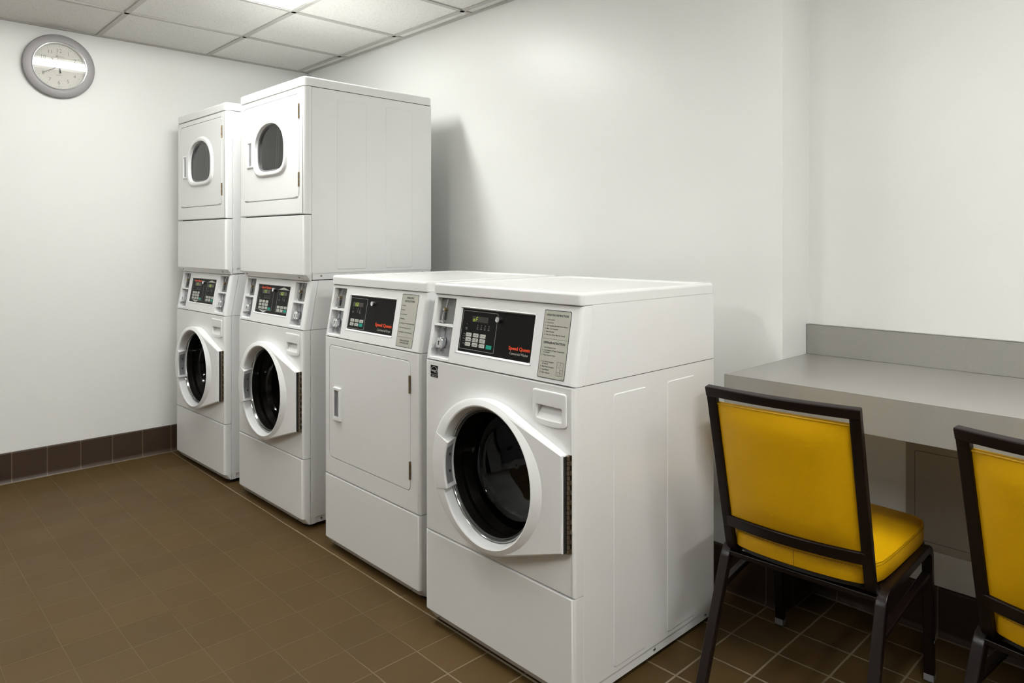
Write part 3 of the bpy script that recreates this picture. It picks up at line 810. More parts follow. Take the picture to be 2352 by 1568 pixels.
# ------------------------------------------------------------------ B: single dryer
def ring_front(mb, F, z0, z1, dx0, dx1, dz0, dz1, rad, mat, y_core=None):
    """front sheet with a rounded door opening"""
    g = .0022
    wrap_panel(mb, F, z0, z1, [(dx0 - .012, dx1 + .012, dz0 - .012, dz1 + .012)], mat)
    lp = rr(dx0 - g, dx1 + g, dz0 - g, dz1 + g, rad + g, 8, 2)
    fill_hole(mb, F, (dx0 - .012, dx1 + .012, dz0 - .012, dz1 + .012), lp, mat)
    ins = lambda i, d: [F(x, z, d) for x, z in rr(dx0 - g + i, dx1 + g - i, dz0 - g + i, dz1 + g - i, rad + g - i, 8, 2)]
    mb.loops([ins(0, 0), ins(.0008, -.0012), ins(.0012, -.010)], mat, cap_end=False)
    mb.loops([ins(.0012, -.010), ins(.004, -.010)], M['dark'], cap_end=False)

def door_slab(mb, F, x0, x1, z0, z1, rad, mat, d=.0, hole=None):
    ins = lambda i, dd: [F(x, z, dd) for x, z in rr(x0 + i, x1 - i, z0 + i, z1 - i, max(rad - i, .002), 8, 2)]
    L = [ins(0, -.009), ins(0, d - .004), ins(.0012, d - .0012), ins(.004, d)]
    if hole is None: mb.loops(L, mat)
    else:
        mb.loops(L, mat, cap_end=False)
        return

def hinge_small(parent, x, za, zb, n=5):
    mb = MB()
    mb.box(x - .0050, x - .0005, -.0035, -.0005, za, zb, M['brass'])
    st = (zb - za) / n
    for k in range(n):
        cyl(mb, (x + .0012, -.0032, za + k * st + .0008), (x + .0012, -.0032, za + (k + 1) * st - .0008), .0030, M['hinge'] if k % 2 else M['brass'], 10)
    mb.box(x - .001, x + .0045, -.0005, .006, za, zb, M['dark'])
    mb.build('door_hinge', parent)

def build_dryer(x, y, rz):
    t = machine_frame('white single coin dryer with plain square door, left of the nearest washer', 'dryer', 'commercial_dryer', x, y, rz)
    F = con_frame; F0 = flat_frame(0)
    feet(t); cabinet(t, .018, .8515); upper_shell(t, .8532, 1.0605)
    low_panel(t)
    mb = MB(); dx0, dx1, dz0, dz1 = .0375, .5905, .3745, .8205
    ring_front(mb, F0, .3040, .8515, dx0, dx1, dz0, dz1, .020, M['enamel']); mb.build('front_panel', t)
    mb = MB(); door_slab(mb, F0, dx0, dx1, dz0, dz1, .020, M['enamel'], .0010)
    dr = mb.build('door', t)
    # recessed pull in a raised plastic frame
    mb = MB(); a = (.078, .1335, .5285, .6585)
    ins = lambda i, d, r: [F0(x, z, d) for x, z in rr(a[0] + i, a[1] - i, a[2] + i, a[3] - i, r, 5)]
    hole = (.0905, .1225, .5430, .6475)
    hn = lambda i, d: [F0(x, z, d) for x, z in rr(hole[0] + i, hole[1] - i, hole[2] + i, hole[3] - i, .003, 5)]
    wedge = lambda pts: [(p[0], p[1] if p[0] > .10 else min(p[1], -.001) + .0, p[2]) for p in pts]
    mb.loops([ins(0, .0, .004), ins(0, .007, .004), ins(.0015, .0090, .004), hn(-.0008, .0090), hn(0, .0080)], M['plastic'], cap_end=False)
    mb.loops([hn(0, .0080), hn(.002, .0015)], M['slotgrey'], cap_end=True, smooth=False)
    mb.build('door_pull', dr)
    hinge_small(dr, .5890, .7105, .7720); hinge_small(dr, .5905, .4150, .4765)
    al = (.0205, .1165, .8625, 1.0465)
    console(t, F, .8532, 1.0592, [al], (.1450, .4685, .8880, 1.0270))
    alcove(t, *al, .9620, F)
    lid(t, 1.0600, 1.0960)
    mb = MB(); plate(mb, F, .1495, .4625, .8935, 1.0205, PD - .003, PD, M['black'], .0015)
    pn = mb.build('control_panel', t); d = PD + .0003
    mb = MB(); outline(mb, F, .1530, .2700, .8980, 1.0135, .0009, PD, d, M['white_ink'], .0025)
    ind(mb, F, [(.1775, ['INSERT', 'COINS']), (.2110, ['DRY']), (.2265, ['COOL', 'DOWN'])], .9735, d)
    for r in range(2):
        for c in range(3): mb.box(.1655 + c * .0325, .1665 + c * .0325, .9275 - r * .0145, .9297 - r * .0145, PD, d, M['white_ink'], F=lambda x, z, q: F(x, z, q))
    mb.build('panel_markings', pn)
    mb = MB(); plate(mb, F, .1705, .2435, .9815, .9975, PD, PD + .0004, M['disp'], .0006); mb.build('display', pn)
    mb = MB(); seven(mb, F, '150', .1830, .9835, .0060, .0120, M['led'], PD + .0008, .0100, .0013); mb.build('display_digits', pn)
    tx = [['HIGH|TEMP', 'MEDIUM|TEMP', 'LOW|TEMP'], ['DEL.|TEMP', 'NO HEAT']]
    for r, row in enumerate(tx):
        for c, s in enumerate(row): key_button(pn, F, .1695 + c * .0325, .9342 - r * .0147, .0252, .0112, PD, M['key'], s)
    key_button(pn, F, .2325, .9198, .0252, .0112, PD, M['green'], None, 'start_button')
    key_lock(pn, F, .3195, 1.0005, PD)
    mb = MB(); text_into(mb, F, [('Speed Queen', .4510, .9205, .0165, 'RIGHT', 1.18, .00045)], M['orange'], d); mb.build('orange_lettering', pn)
    mb = MB(); text_into(mb, F, [('Commercial Dryer', .4480, .9040, .0128, 'RIGHT', .88, 0)], M['key'], d); mb.build('grey_lettering', pn)
    hd = [('OPERATING', .5470, 1.0310, .0092, 'CENTER', .90, .0003), ('INSTRUCTIONS', .5470, 1.0195, .0092, 'CENTER', .90, .0003),
          ('CLEAN LINT FILTER', .5470, .8845, .0072, 'CENTER', .84, .0002), ('AFTER EACH LOAD', .5470, .8765, .0072, 'CENTER', .84, .0002)]
    ln = []
    for k, s in enumerate(['1.  Load Laundry', '2.  Close Door', '3.  Make Cycle Selection', '4.  Make Payment', '5.  To Start Dryer - Press Start (Door Must be Closed)', '6.  To Stop Dryer During Cycle - Open Door', '7.  To Restart Dryer - Close Door and Press Start']):
        ln.append((s, .5015, 1.0055 - k * .0153, .0046, 'LEFT', .86, .00014))
    single_label(t, F, .4985, .5960, .8645, 1.0470, hd, ln, [.8985])
    shift_children(t)
    return t

# ------------------------------------------------------------------ C, D: stacked washer and dryer
def dshape(x0, x1, z0, z1, n=72):
    """window outline: arched top, squarer bottom"""
    cx = (x0 + x1) / 2; cz = z0 + (z1 - z0) * .47; out = []
    for i in range(n):
        a = 2 * PI * i / n; c, s = math.cos(a), math.sin(a)
        if s >= 0:
            e = 2.15; rx = (x1 - x0) / 2; rz = z1 - cz
        else:
            e = 4.2; rx = (x1 - x0) / 2; rz = cz - z0
        k = (abs(c) ** e + abs(s) ** e) ** (-1 / e)
        out.append((cx + rx * c * k, cz + rz * s * k))
    return out

def build_tower(x, y, rz, label):
    t = machine_frame(label, 'stacked washer dryer', 'stacked_washer_dryer', x, y, rz, 'stacked washer and dryer towers')
    F = con_frame; F0 = flat_frame(0); FU = flat_frame(.006)
    feet(t); cabinet(t, .018, .8515, hollow=(.10, .55, .33, .77, .38)); upper_shell(t, .8532, 1.0640)
    low_panel(t); washer_front(t); drum(t, .3190, .5525, .187, .191, 0); washer_door(t); drawer(t)
    aL = (.0275, .1230, .8650, 1.0530); aR = (.5160, .6165, .8650, 1.0530)
    console(t, F, .8532, 1.0630, [aL, aR], (.1465, .4800, .8940, 1.0335))
    alcove(t, *aL, .9675, F); alcove(t, *aR, .9675, F)
    mb = MB(); plate(mb, F, .1515, .4725, .8990, 1.0280, PD - .003, PD, M['black'], .0015)
    pn = mb.build('control_panel', t); d = PD + .0003
    mb = MB()
    outline(mb, F, .1600, .3155, .9120, 1.0160, .0008, PD, d, M['white_ink'], .002)
    outline(mb, F, .3560, .4645, .9115, 1.0130, .0008, PD, d, M['white_ink'], .002)
    mb.add([F(.1925, .9115, d + .0002), F(.2760, .9115, d + .0002), F(.2375, .9015, d + .0002)], [(0, 1, 2)], M['key'])
    mb.add([F(.3600, 1.0135, d + .0002), F(.4600, 1.0135, d + .0002), F(.4080, 1.0240, d + .0002)], [(0, 1, 2)], M['key'])
    text_into(mb, F, [('WASHER', .2365, .9070, .0040, 'CENTER', .9, .0001)], M['ink'], d + .0005)
    text_into(mb, F, [('DRYER', .4090, 1.0150, .0045, 'CENTER', .9, .0001)], M['ink'], d + .0005)
    ind(mb, F, [(.1800, ['INSERT', 'COINS']), (.2300, ['WASH']), (.2455, ['RINSE']), (.2625, ['SPIN']), (.2790, ['DONE'])], .9790, d)
    ind(mb, F, [(.3790, ['INSERT', 'COINS']), (.4110, ['DRY']), (.4270, ['COOL', 'DOWN'])], .9800, d)
    mb.build('panel_markings', pn)
    mb = MB(); plate(mb, F, .2000, .2790, .9890, 1.0060, PD, PD + .0004, M['disp'], .0006); mb.build('display', pn)
    mb = MB(); plate(mb, F, .3680, .4440, .9875, 1.0030, PD, PD + .0004, M['disp'], .0006); mb.build('display', pn)
    mb = MB(); seven(mb, F, '175', .2130, .9915, .0062, .0125, M['led'], PD + .0008, .0105, .0014)
    mb.build('display_digits', pn)
    mb = MB(); seven(mb, F, '150', .3820, .9890, .0062, .0120, M['led'], PD + .0008, .0105, .0014)
    mb.build('display_digits', pn)
    washer_keys(pn, F, .1815, .9575, .0255, .0112, .0327, .0147, PD, A_KEYS, (.0970, -.0312))
    for r, row in enumerate([['HIGH|TEMP', 'MEDIUM|TEMP', 'LOW|TEMP'], ['DEL.|TEMP', 'NO HEAT']]):
        for c, s in enumerate(row): key_button(pn, F, .3672 + c * .0335, .9405 - r * .0147, .0262, .0112, PD, M['key'], s)
    key_button(pn, F, .4342, .9258, .0262, .0112, PD, M['green'], None, 'start_button')
    key_lock(pn, F, .3245, 1.0105, PD)
    mb = MB(); text_into(mb, F, [('Speed Queen', .2365, 1.0115, .0150, 'CENTER', 1.14, .0006)], M['orange'], PD + .0012)
    mb.build('orange_lettering', pn)
    # ---- dryer on top
    Z0, Z1 = 1.0675, 1.8975
    cabinet(t, Z0, Z1, flange=True, circle=True, name='dryer_cabinet', y0=.0445, embtop=1.862, hollow=(.12, .52, 1.50, 1.80, .20))
    mb = MB(); wrap_panel(mb, FU, 1.0632, 1.3465, [], M['enamel'], chamf=.0265)
    for xx in (.060, W - .060): screw(mb, (xx, .0165, 1.0775), (0, -1, -.8), .0050)
    mb.build('dryer_lower_panel', t)
    mb = MB(); dx0, dx1, dz0, dz1 = .0475, .6010, 1.4205, 1.8700
    ring_front(mb, FU, 1.3505, Z1, dx0, dx1, dz0, dz1, .020, M['enamel']); mb.build('dryer_front_panel', t)
    # door sheet with window hole
    mb = MB(); door_slab(mb, FU, dx0, dx1, dz0, dz1, .020, M['enamel'], .0010, hole=True)
    wo = dshape(.1620, .4950, 1.5310, 1.7920)     # outer edge of the window frame
    outer = rr(dx0 + .004, dx1 - .004, dz0 + .004, dz1 - .004, .016, 8, 2)
    cxw, czw = .3285, 1.648
    big = []
    for (px, pz) in wo:
        dx, dz = px - cxw, pz - czw; tt = min((dx1 - .004 - cxw) / dx if dx > 1e-9 else 1e9, (dx0 + .004 - cxw) / dx if dx < -1e-9 else 1e9, (dz1 - .004 - czw) / dz if dz > 1e-9 else 1e9, (dz0 + .004 - czw) / dz if dz < -1e-9 else 1e9)
        big.append((cxw + dx * tt, czw + dz * tt))
    for c in ((dx0 + .0075, dz0 + .0075), (dx0 + .0075, dz1 - .0075), (dx1 - .0075, dz0 + .0075), (dx1 - .0075, dz1 - .0075)):
        k = min(range(len(big)), key=lambda i: (big[i][0] - c[0]) ** 2 + (big[i][1] - c[1]) ** 2); big[k] = c
    mb.loops([[FU(a, b, .0010) for a, b in big], [FU(a, b, .0010) for a, b in wo]], M['enamel'], cap_end=False, smooth=False)
    dr = mb.build('dryer_door', t)
    mb = MB()
    sc = lambda e: dshape(.1620 + e, .4950 - e, 1.5310 + e, 1.7920 - e)
    P = lambda L, dd: [FU(a, b, dd) for a, b in L]
    mb.loops([P(sc(-.004), .0008), P(sc(0), .004), P(sc(.0025), .0090), P(sc(.007), .0115), P(sc(.0175), .0110), P(sc(.0205), .0090), P(sc(.0235), -.004), P(sc(.024), -.010)], M['plastic'], cap_end=False)
    # side pull bracket
    a = (.0900, .1700, 1.5800, 1.7075)
    ins = lambda i, dd, r: [FU(x, z, dd) for x, z in rr(a[0] + i, a[1] - i, a[2] + i, a[3] - i, r, 5)]
    hole = (.1020, .1420, 1.5880, 1.7000)
    hn = lambda i, dd: [FU(x, z, dd) for x, z in rr(hole[0] + i, hole[1] - i, hole[2] + i, hole[3] - i, .003, 5)]
    mb.loops([ins(0, .0005, .004), ins(.0, .004, .004), ins(.0020, .0060, .004), hn(-.001, .0070), hn(0, .006), hn(.003, .0013)], M['plastic'], cap_end=True)
    wf = mb.build('window_frame', dr)
    mb = MB(); mb.loops([hn(.004, .0014), hn(.012, .0014)], M['slotgrey'], cap_end=True, smooth=False); mb.build('pull_recess', dr)
    mb = MB(); mb.loops([P(sc(.0236), -.0055), P(sc(.0265), -.0045), P(sc(.031), -.0085)], M['gasket'], cap_end=False); mb.loops([P(sc(.031), -.0085), P(sc(.08), -.0085)], M['dryglass'], cap_end=True, smooth=False)
    mb.build('window_glass', dr)
    hinge_small(dr, .6000, 1.7630, 1.8260); hinge_small(dr, .6000, 1.4690, 1.5315)
    for o in [c for c in dr.children if c.name.startswith('door_hinge')]: o.location.y += .006
    # dim interior behind the window
    mb = MB(); mb.box(.13, .51, .030, .19, 1.51, 1.79, M['dryer_in'])
    mb.f = mb.f[:2] + mb.f[3:]; mb.fm = mb.fm[:2] + mb.fm[3:]; mb.sm = mb.sm[:2] + mb.sm[3:]
    for xx in (.34, .36): cyl(mb, (xx, .035, 1.78), (xx - .02, .035, 1.53), .0006, M['key'], 6)
    mb.build('drum_chamber', t)
    lid(t, Z1 + .0025, 1.9410, rim=False, name='dryer_lid', yf=.0055)
    shift_children(t)
    return t

# ------------------------------------------------------------------ chair
def tube_path(mb, pts, w, h, mat, up=(0, 0, 1), r=.003):
    """rectangular tube swept through pts; w across, h along 'up'"""
    n = len(pts); secs = []
    P = [Vector(p) for p in pts]
    for i in range(n):
        a = (P[min(i + 1, n - 1)] - P[max(i - 1, 0)]).normalized()
        if isinstance(up, list): u0 = Vector(up[i])
        else: u0 = Vector(up)
        s = a.cross(u0).normalized(); u = s.cross(a).normalized()
        # widen at mitres
        k = 1.0
        if 0 < i < n - 1:
            d0 = (P[i] - P[i - 1]).normalized(); d1 = (P[i + 1] - P[i]).normalized(); k = 1 / max(.7, math.cos(d0.angle(d1) / 2))
        secs.append([tuple(P[i] + s * x + u * z * k) for x, z in rr(-w / 2, w / 2, -h / 2, h / 2, r, 3)])
    mb.loops(secs, mat, cap_start=True, cap_end=True, smooth=True)

def arc_pts(p0, pc, p1, r, n=6):
    """rounded corner at pc between p0 and p1"""
    p0, pc, p1 = Vector(p0), Vector(pc), Vector(p1)
    a = (p0 - pc).normalized(); b = (p1 - pc).normalized(); ang = a.angle(b)
    t = r / math.tan(ang / 2); s = pc + a * t; e = pc + b * t
    bis = (a + b).normalized(); c = pc + bis * (r / math.sin(ang / 2))
    out = []
    v0 = s - c; v1 = e - c; om = v0.angle(v1)
    for i in range(n + 1):
        f = i / n; out.append(c + (v0 * math.sin((1 - f) * om) + v1 * math.sin(f * om)) / math.sin(om))
    return out

def build_chair(O, phi, label):
    """local: +y towards the seat front, origin on the floor under the seat"""
    t = thing('banquet_chair', label, 'chair', (O[0], O[1], 0), phi, 'yellow vinyl chairs at the counter')
    fm = M['frame']
    yt, zt = -.322, .852       # top of the back
    yb, zb = -.205, .392       # where the back posts turn under the seat
    hw_t, hw_b = .179, .179
    def post(z):               # back plane
        f = (z - zb) / (zt - zb); return yb + (yt - yb) * f
    PW, PH = .026, .020
    # back frame
    mb = MB()
    nrm = Vector((0, -(zt - zb), (yt - yb))).normalized()   # pointing rearwards
    for s in (-1, 1):
        corner = arc_pts((s * hw_b, post(.62), .62), (s * hw_b, yb + .004, zb - .012), (s * hw_b, .0, zb - .004), .045, 8)
        pts = [(s * hw_t, post(zt - .004), zt - .004), (s * hw_b, post(.62), .62)] + corner + [(s * .186, .0, .386), (s * .196, .165, .392)]
        ups = []
        tube_path(mb, pts, PW, PH, fm, up=(s * 0.0, 1, 0.35))
    nb = 10
    def rail(z, hh, bow):
        pts = []
        for i in range(nb + 1):
            u = -1 + 2 * i / nb; pts.append((u * (hw_t + (.012 if z > .8 else 0)), post(z) - bow * (1 - u * u), z))
        return pts
    n2 = Vector((0, nrm.y, nrm.z))
    # sweep with 'up' along the back plane so the faces stay in line with the posts
    upv = Vector((0, yt - yb, zt - zb)).normalized()
    tube_path(mb, rail(zt - .013, .026, .016), .020, .026, fm, up=tuple(upv))
    tube_path(mb, rail(.474, .026, .022), .018, .032, fm, up=tuple(upv))
    mb.build('back_frame', t)
    # back cushion
    mb = MB(); v = M['vinyl']; rows = []
    NX, NZ = 14, 12
    z0, z1, x0 = .487, .805, hw_t - PW / 2 - .0005
    def pad(side):
        g = []
        for j in range(NZ + 1):
            w_ = j / NZ; z = z0 + (z1 - z0) * w_; row = []
            for i in range(NX + 1):
                u = -1 + 2 * i / NX
                e = (1 - abs(u) ** 6) * (1 - abs(2 * w_ - 1) ** 8)
                bow = .018 * (1 - u * u)
                off = (-.004 - .009 * e) if side < 0 else (.006 + .026 * e)
                row.append((u * x0, post(z) - bow + off, z + (.004 * (1 - u * u) if j == NZ else 0)))
            g.append(row)
        return g
    for side in (-1, 1):
        g = pad(side); vs = [p for r_ in g for p in r_]
        mb.add(vs, [(j * (NX + 1) + i, j * (NX + 1) + i + 1, (j + 1) * (NX + 1) + i + 1, (j + 1) * (NX + 1) + i) for j in range(NZ) for i in range(NX)], v, True)
    ga, gb = pad(-1), pad(1)
    ring = lambda g: g[0] + [r_[-1] for r_ in g[1:]] + list(reversed(g[-1]))[1:] + [r_[0] for r_ in reversed(g[1:-1])]
    mb.loops([ring(ga), ring(gb)], v, cap_end=False, smooth=True)
    bc = mb.build('back_cushion', t, autosmooth=60)
    mb = MB()
    for off, dz in ((-.0035, .001), (.004, .003)):
        pts = [(-x0 + 2 * x0 * i / 14, post(z1) - .018 * (1 - (-1 + 2 * i / 14) ** 2) + off, z1 + dz + .004 * (1 - (-1 + 2 * i / 14) ** 2)) for i in range(15)]
        for a, b in zip(pts, pts[1:]): cyl(mb, a, b, .0026, v, 8)
    mb.build('piping', bc)
    # seat cushion
    mb = MB()
    def seat_loop(ins, z):
        pts = []
        yr, yf = -.205 + ins, .215 - ins; wr, wf = .192 - ins, .212 - ins
        for i in range(13): u = -1 + 2 * i / 12; pts.append((u * wr, yr - .022 * (1 - u * u), z))
        for i in range(1, 8): f = i / 8; pts.append((wr + (wf - wr) * f, yr + (yf - yr) * f, z))
        for i in range(13): u = 1 - 2 * i / 12; pts.append((u * wf, yf + .018 * (1 - u * u), z))
        for i in range(1, 8): f = i / 8; pts.append((-(wf + (wr - wf) * f), yf + (yr - yf) * f, z))
        # soften corners
        for _ in range(2): pts = [tuple((Vector(pts[k - 1]) + Vector(pts[k]) * 2 + Vector(pts[(k + 1) % len(pts)])) / 4) for k in range(len(pts))]
        return pts
    mb.loops([seat_loop(.006, .397), seat_loop(.001, .401), seat_loop(-.001, .42), seat_loop(.0, .438), seat_loop(.0035, .4475)], v, cap_start=True, cap_end=False)
    mb.loops([seat_loop(.0035, .4475), seat_loop(.0060, .4475), seat_loop(.012, .4535), seat_loop(.03, .4605), seat_loop(.07, .4650), seat_loop(.12, .466)], v, cap_end=True)
    sc_ = mb.build('seat_cushion', t, autosmooth=60)
    mb = MB(); Lp = seat_loop(.0030, .4478)
    for k in range(len(Lp)): cyl(mb, Lp[k], Lp[(k + 1) % len(Lp)], .0024, v, 6, cap=False)
    Ls = seat_loop(-.0003, .4415)
    for k in range(len(Ls)):
        a, b = Vector(Ls[k]), Vector(Ls[(k + 1) % len(Ls)]); n_ = max(1, int((b - a).length / .007))
        for q in range(n_): cyl(mb, a + (b - a) * (q + .15) / n_, a + (b - a) * (q + .75) / n_, .0008, M['stitch'], 5, cap=False)
    cyl(mb, (.0, -.2275, .402), (.0, -.2270, .442), .0007, M['stitch'], 5)
    mb.build('seat_piping', sc_)
    # seat base board
    mb = MB(); mb.loops([seat_loop(.014, .384), seat_loop(.012, .397)], M['rubber'], cap_start=True); mb.build('seat_base', t)
    # leg frames
    for s in (-1, 1):
        xr, xf = s * .199, s * .212
        foot_r = (s * .206, -.345, .0); top_r = (xr, -.185, .380); top_f = (xf, .180, .388); foot_f = (xf, .204, .0)
        mb = MB()
        pts = [Vector(foot_r) + Vector((0, 0, .006))] + arc_pts(foot_r, top_r, top_f, .045, 7)
        mid = (Vector(top_r) + Vector(top_f)) / 2
        tube_path(mb, pts + [mid], .024, .026, fm, up=(s, 0, 0))
        mb.build('rear_leg', t)
        mb = MB()
        tube_path(mb, [mid] + arc_pts(top_r, top_f, foot_f, .035, 7) + [Vector(foot_f) + Vector((0, 0, .022))], .024, .026, fm, up=(s, 0, 0))
        screw(mb, (xf + s * .012, .199, .115), (s, 0, 0), .006)
        fl = mb.build('front_leg', t)
        mb = MB(); cyl(mb, (xf, .204, .0), (xf, .204, .006), .011, M['steel'], 16, .014); mb.box(xf - .0125, xf + .0125, .191, .217, .006, .024, M['slotgrey'])
        mb.build('foot_glide', fl)
        mb = MB(); tube_path(mb, [(xf, .192, .315), (xr + s * .002, -.218, .285)], .014, .020, fm, up=(s, 0, 0)); mb.build('side_brace', t)
        mb = MB(); plate(mb, lambda a, b, c, s=s: (s * (.186 + c), a, b), .150, .172, .340, .362, 0, .014, M['rubber'], .006, .003); mb.build('stacking_bumper', t)
    mb = MB(); tube_path(mb, [(-.19, -.188, .368), (.19, -.188, .368)], .024, .014, fm); mb.build('rear_crossbar', t)
    mb = MB(); tube_path(mb, [(-.20, .175, .370), (.20, .175, .370)], .024, .014, fm); mb.build('front_crossbar', t)
    return t

# ------------------------------------------------------------------ clock
def build_clock(x, y, z):
    t = thing('wall_clock', 'round wall clock with wide silver rim hanging on the left wall', 'clock', (x, y, z))
    t.rotation_euler = (0, math.radians(2.0), 0)
    F = lambda a, b, d=0: (d, -a, b)      # a to the right as seen (towards +y is right on this wall)
    F = lambda a, b, d=0: (d, a, b)
    C = lambda r, d, n=64: [F(r * math.cos(2 * PI * i / n), r * math.sin(2 * PI * i / n), d) for i in range(n)]
    mb = MB(); mb.loops([C(.150, 0), C(.161, .006), C(.1655, .014), C(.1660, .020), C(.163, .026), C(.150, .0315), C(.130, .0335), C(.1255, .0335)], M['clockrim'], cap_start=True, cap_end=False); mb.build('rim', t)
    mb = MB(); mb.loops([C(.1275, .030), C(.1268, .0360), C(.1245, .0395), C(.1205, .0385), C(.1185, .034), C(.1180, .016)], M['chrome'], cap_end=False); mb.build('inner_ring', t)
    mb = MB(); mb.loops([C(.1200, .012), C(.001, .012)], M['clockface'], cap_end=True, smooth=False)
    face = mb.build('face', t)
    mb = MB()
    for k in range(12):
        a = math.radians(90 - 30 * (k + 1)); s = str(k + 1); sz = .0285
        text_into(mb, F, [(s, .0835 * math.cos(a), .0835 * math.sin(a) - sz * .35, sz, 'CENTER', .90, -.00055)], M['ink'], .0124)
    for k in range(60):
        a = math.radians(6 * k); r0 = .1010 if k % 5 == 0 else .1040; w_ = .0007 if k % 5 == 0 else .0004; u = Vector((math.cos(a), math.sin(a))); n_ = Vector((-u.y, u.x)) * w_
        mb.add([F(*(u * r0 + n_), .0124), F(*(u * r0 - n_), .0124), F(*(u * .1095 - n_), .0124), F(*(u * .1095 + n_), .0124)], [(0, 1, 2, 3)], M['grey_ink'])
    text_into(mb, F, [('QUARTZ', .0, -.0480, .0062, 'CENTER', 1.1, 0)], M['grey_ink'], .0124)
    mb.loops([[F(-.0115 + .0052 * math.cos(a) * (1 if i % 2 else .55), .0530 + .0052 * math.sin(a) * (1 if i % 2 else .55), .0124) for i, a in enumerate([2 * PI * k / 12 for k in range(12)])]], M['grey_ink'], cap_end=True)
    mb.box(-.004, .0230, .0520, .0536, .0121, .0125, M['grey_ink'], F=lambda a, b, d: F(a, b, d))
    mb.build('dial_marks', face)
    def hand(name, deg, L, tail, w0, w1, d):
        u = Vector((math.sin(math.radians(deg)), math.cos(math.radians(deg)))); n_ = Vector((-u.y, u.x)); m = MB()
        pts = [u * -tail + n_ * w0, u * -tail - n_ * w0, u * L - n_ * w1, u * L + n_ * w1]
        m.loops([[F(*p, d) for p in pts], [F(*p, d + .0008) for p in pts]], M['ink'], cap_start=True, smooth=False); m.build(name, t)
    hand('hour_hand', 320, .056, .012, .0022, .0012, .0150); hand('minute_hand', 240, .086, .014, .0018, .0007, .0170)
    hand('second_hand', 351, .092, .0, .0004, .0003, .0190); hand('second_hand_counterweight', 171, .036, .0, .0022, .0030, .0190)
    mb = MB(); cyl(mb, F(0, 0, .012), F(0, 0, .0215), .0045, M['ink'], 16); mb.build('hub', t)
    mb = MB(); mb.loops([C(.1225, .0325), C(.001, .0325)], M['clockglass'], cap_end=True, smooth=False); mb.build('glass', t)
    return t

# ------------------------------------------------------------------ room
XL = -4.385; YB = 2.2835; X1 = -1.0807; YR = 2.4917; ZC = 2.36; XR = 3.8; YF = -3.4
def quad_obj(name, pts, mat, thick=None):
    mb = MB(); mb.add(pts, [(0, 1, 2, 3)], mat); return mb.build(name)
def box_obj(name, a, mat): mb = MB(); mb.box(*a, mat); return mb.build(name)
struct(box_obj('floor', (XL - .1, XR + .1, YF - .1, YR + .2, -.1, 0), M['floor']), 'brown quarry tile floor of the laundry room', 'floor')
struct(box_obj('wall_left', (XL - .1, XL, YF - .1, YR + .2, 0, ZC + .1), M['wall']), 'white left wall carrying the clock', 'wall')
mb = MB(); mb.box(XL, X1, YB, YR + .2, 0, ZC + .1, M['wall']); struct(mb.build('wall_back'), 'white wall behind the machines, ending at a step', 'wall')
struct(box_obj('wall_recess', (X1, XR + .1, YR, YR + .2, 0, ZC + .1), M['wall']), 'white set-back wall above the grey counter', 'wall')
struct(box_obj('wall_right', (XR, XR + .1, YF - .1, YR, 0, ZC + .1), M['wall']), 'white right wall outside the picture', 'wall')
struct(box_obj('wall_front', (XL, XR, YF - .1, YF, 0, ZC + .1), M['wall']), 'white wall behind the camera', 'wall')

# ceiling tiles and grid, with openings for the troffers
GX = [-3.8405 + .5855 * k for k in range(-1, 14)]; GY = [2.2120 - .5905 * k for k in range(0, 10)]
TROFF = [((2), (1, 2)), ((5), (1, 2))] 
cells = []
xs = [XL] + [g for g in GX if XL < g < XR] + [XR]; ys = [YF] + sorted(g for g in GY if g > YF) + [YR]
LIGHTS = [(-3.2550, -2.6695, 1.6215 - 1.181, 1.6215), (LX2 := -3.8405 + .5855 * 4, LX2 + .5855, 1.6215 - 1.181, 1.6215)]
LIGHTS = [(-3.2550, -2.6695, .4405, 1.6215), (-.3275, .2580, .4405, 1.6215), (.8435, 1.4290, .4405, 1.6215), (-2.0840, -1.4985, -1.3310, -.1500)]  # last two added out of view to fill right-facing sides and machine fronts
mb = MB()
for i in range(len(xs) - 1):
    for j in range(len(ys) - 1):
        mx, my = (xs[i] + xs[i + 1]) / 2, (ys[j] + ys[j + 1]) / 2
        if any(l[0] < mx < l[1] and l[2] < my < l[3] for l in LIGHTS): continue
        mb.add([(xs[i], ys[j], ZC + .006), (xs[i + 1], ys[j], ZC + .006), (xs[i + 1], ys[j + 1], ZC + .006), (xs[i], ys[j + 1], ZC + .006)], [(0, 1, 2, 3)], M['ceil'])
mb.box(XL, XR, YF, YR, ZC + .11, ZC + .14, M['ceil'])
ceil = struct(mb.build('ceiling'), 'suspended ceiling of white speckled acoustic tiles', 'ceiling')
mb = MB(); bw = .012
for g in GX:
    if XL + .02 < g < XR: mb.box(g - bw, g + bw, YF, YB if g < X1 else YR, ZC, ZC + .008, M['tbar'])
for g in GY:
    if YF < g: 
        segs = [XL] + [v for l in LIGHTS if l[2] + .05 < g < l[3] - .05 for v in (l[0], l[1])] + [XR]
        for a, b in zip(segs[::2], segs[1::2]): mb.box(a, b, g - bw, g + bw, ZC, ZC + .008, M['tbar'])
mb.box(XL, XL + .018, YF, YB, ZC - .001, ZC + .008, M['tbar']); mb.box(XL, X1, YB - .018, YB, ZC - .001, ZC + .008, M['tbar']); mb.box(X1, XR, YR - .018, YR, ZC - .001, ZC + .008, M['tbar'])
struct(mb.build('trim_1'), 'painted metal grid bars between the ceiling tiles', 'ceiling grid')

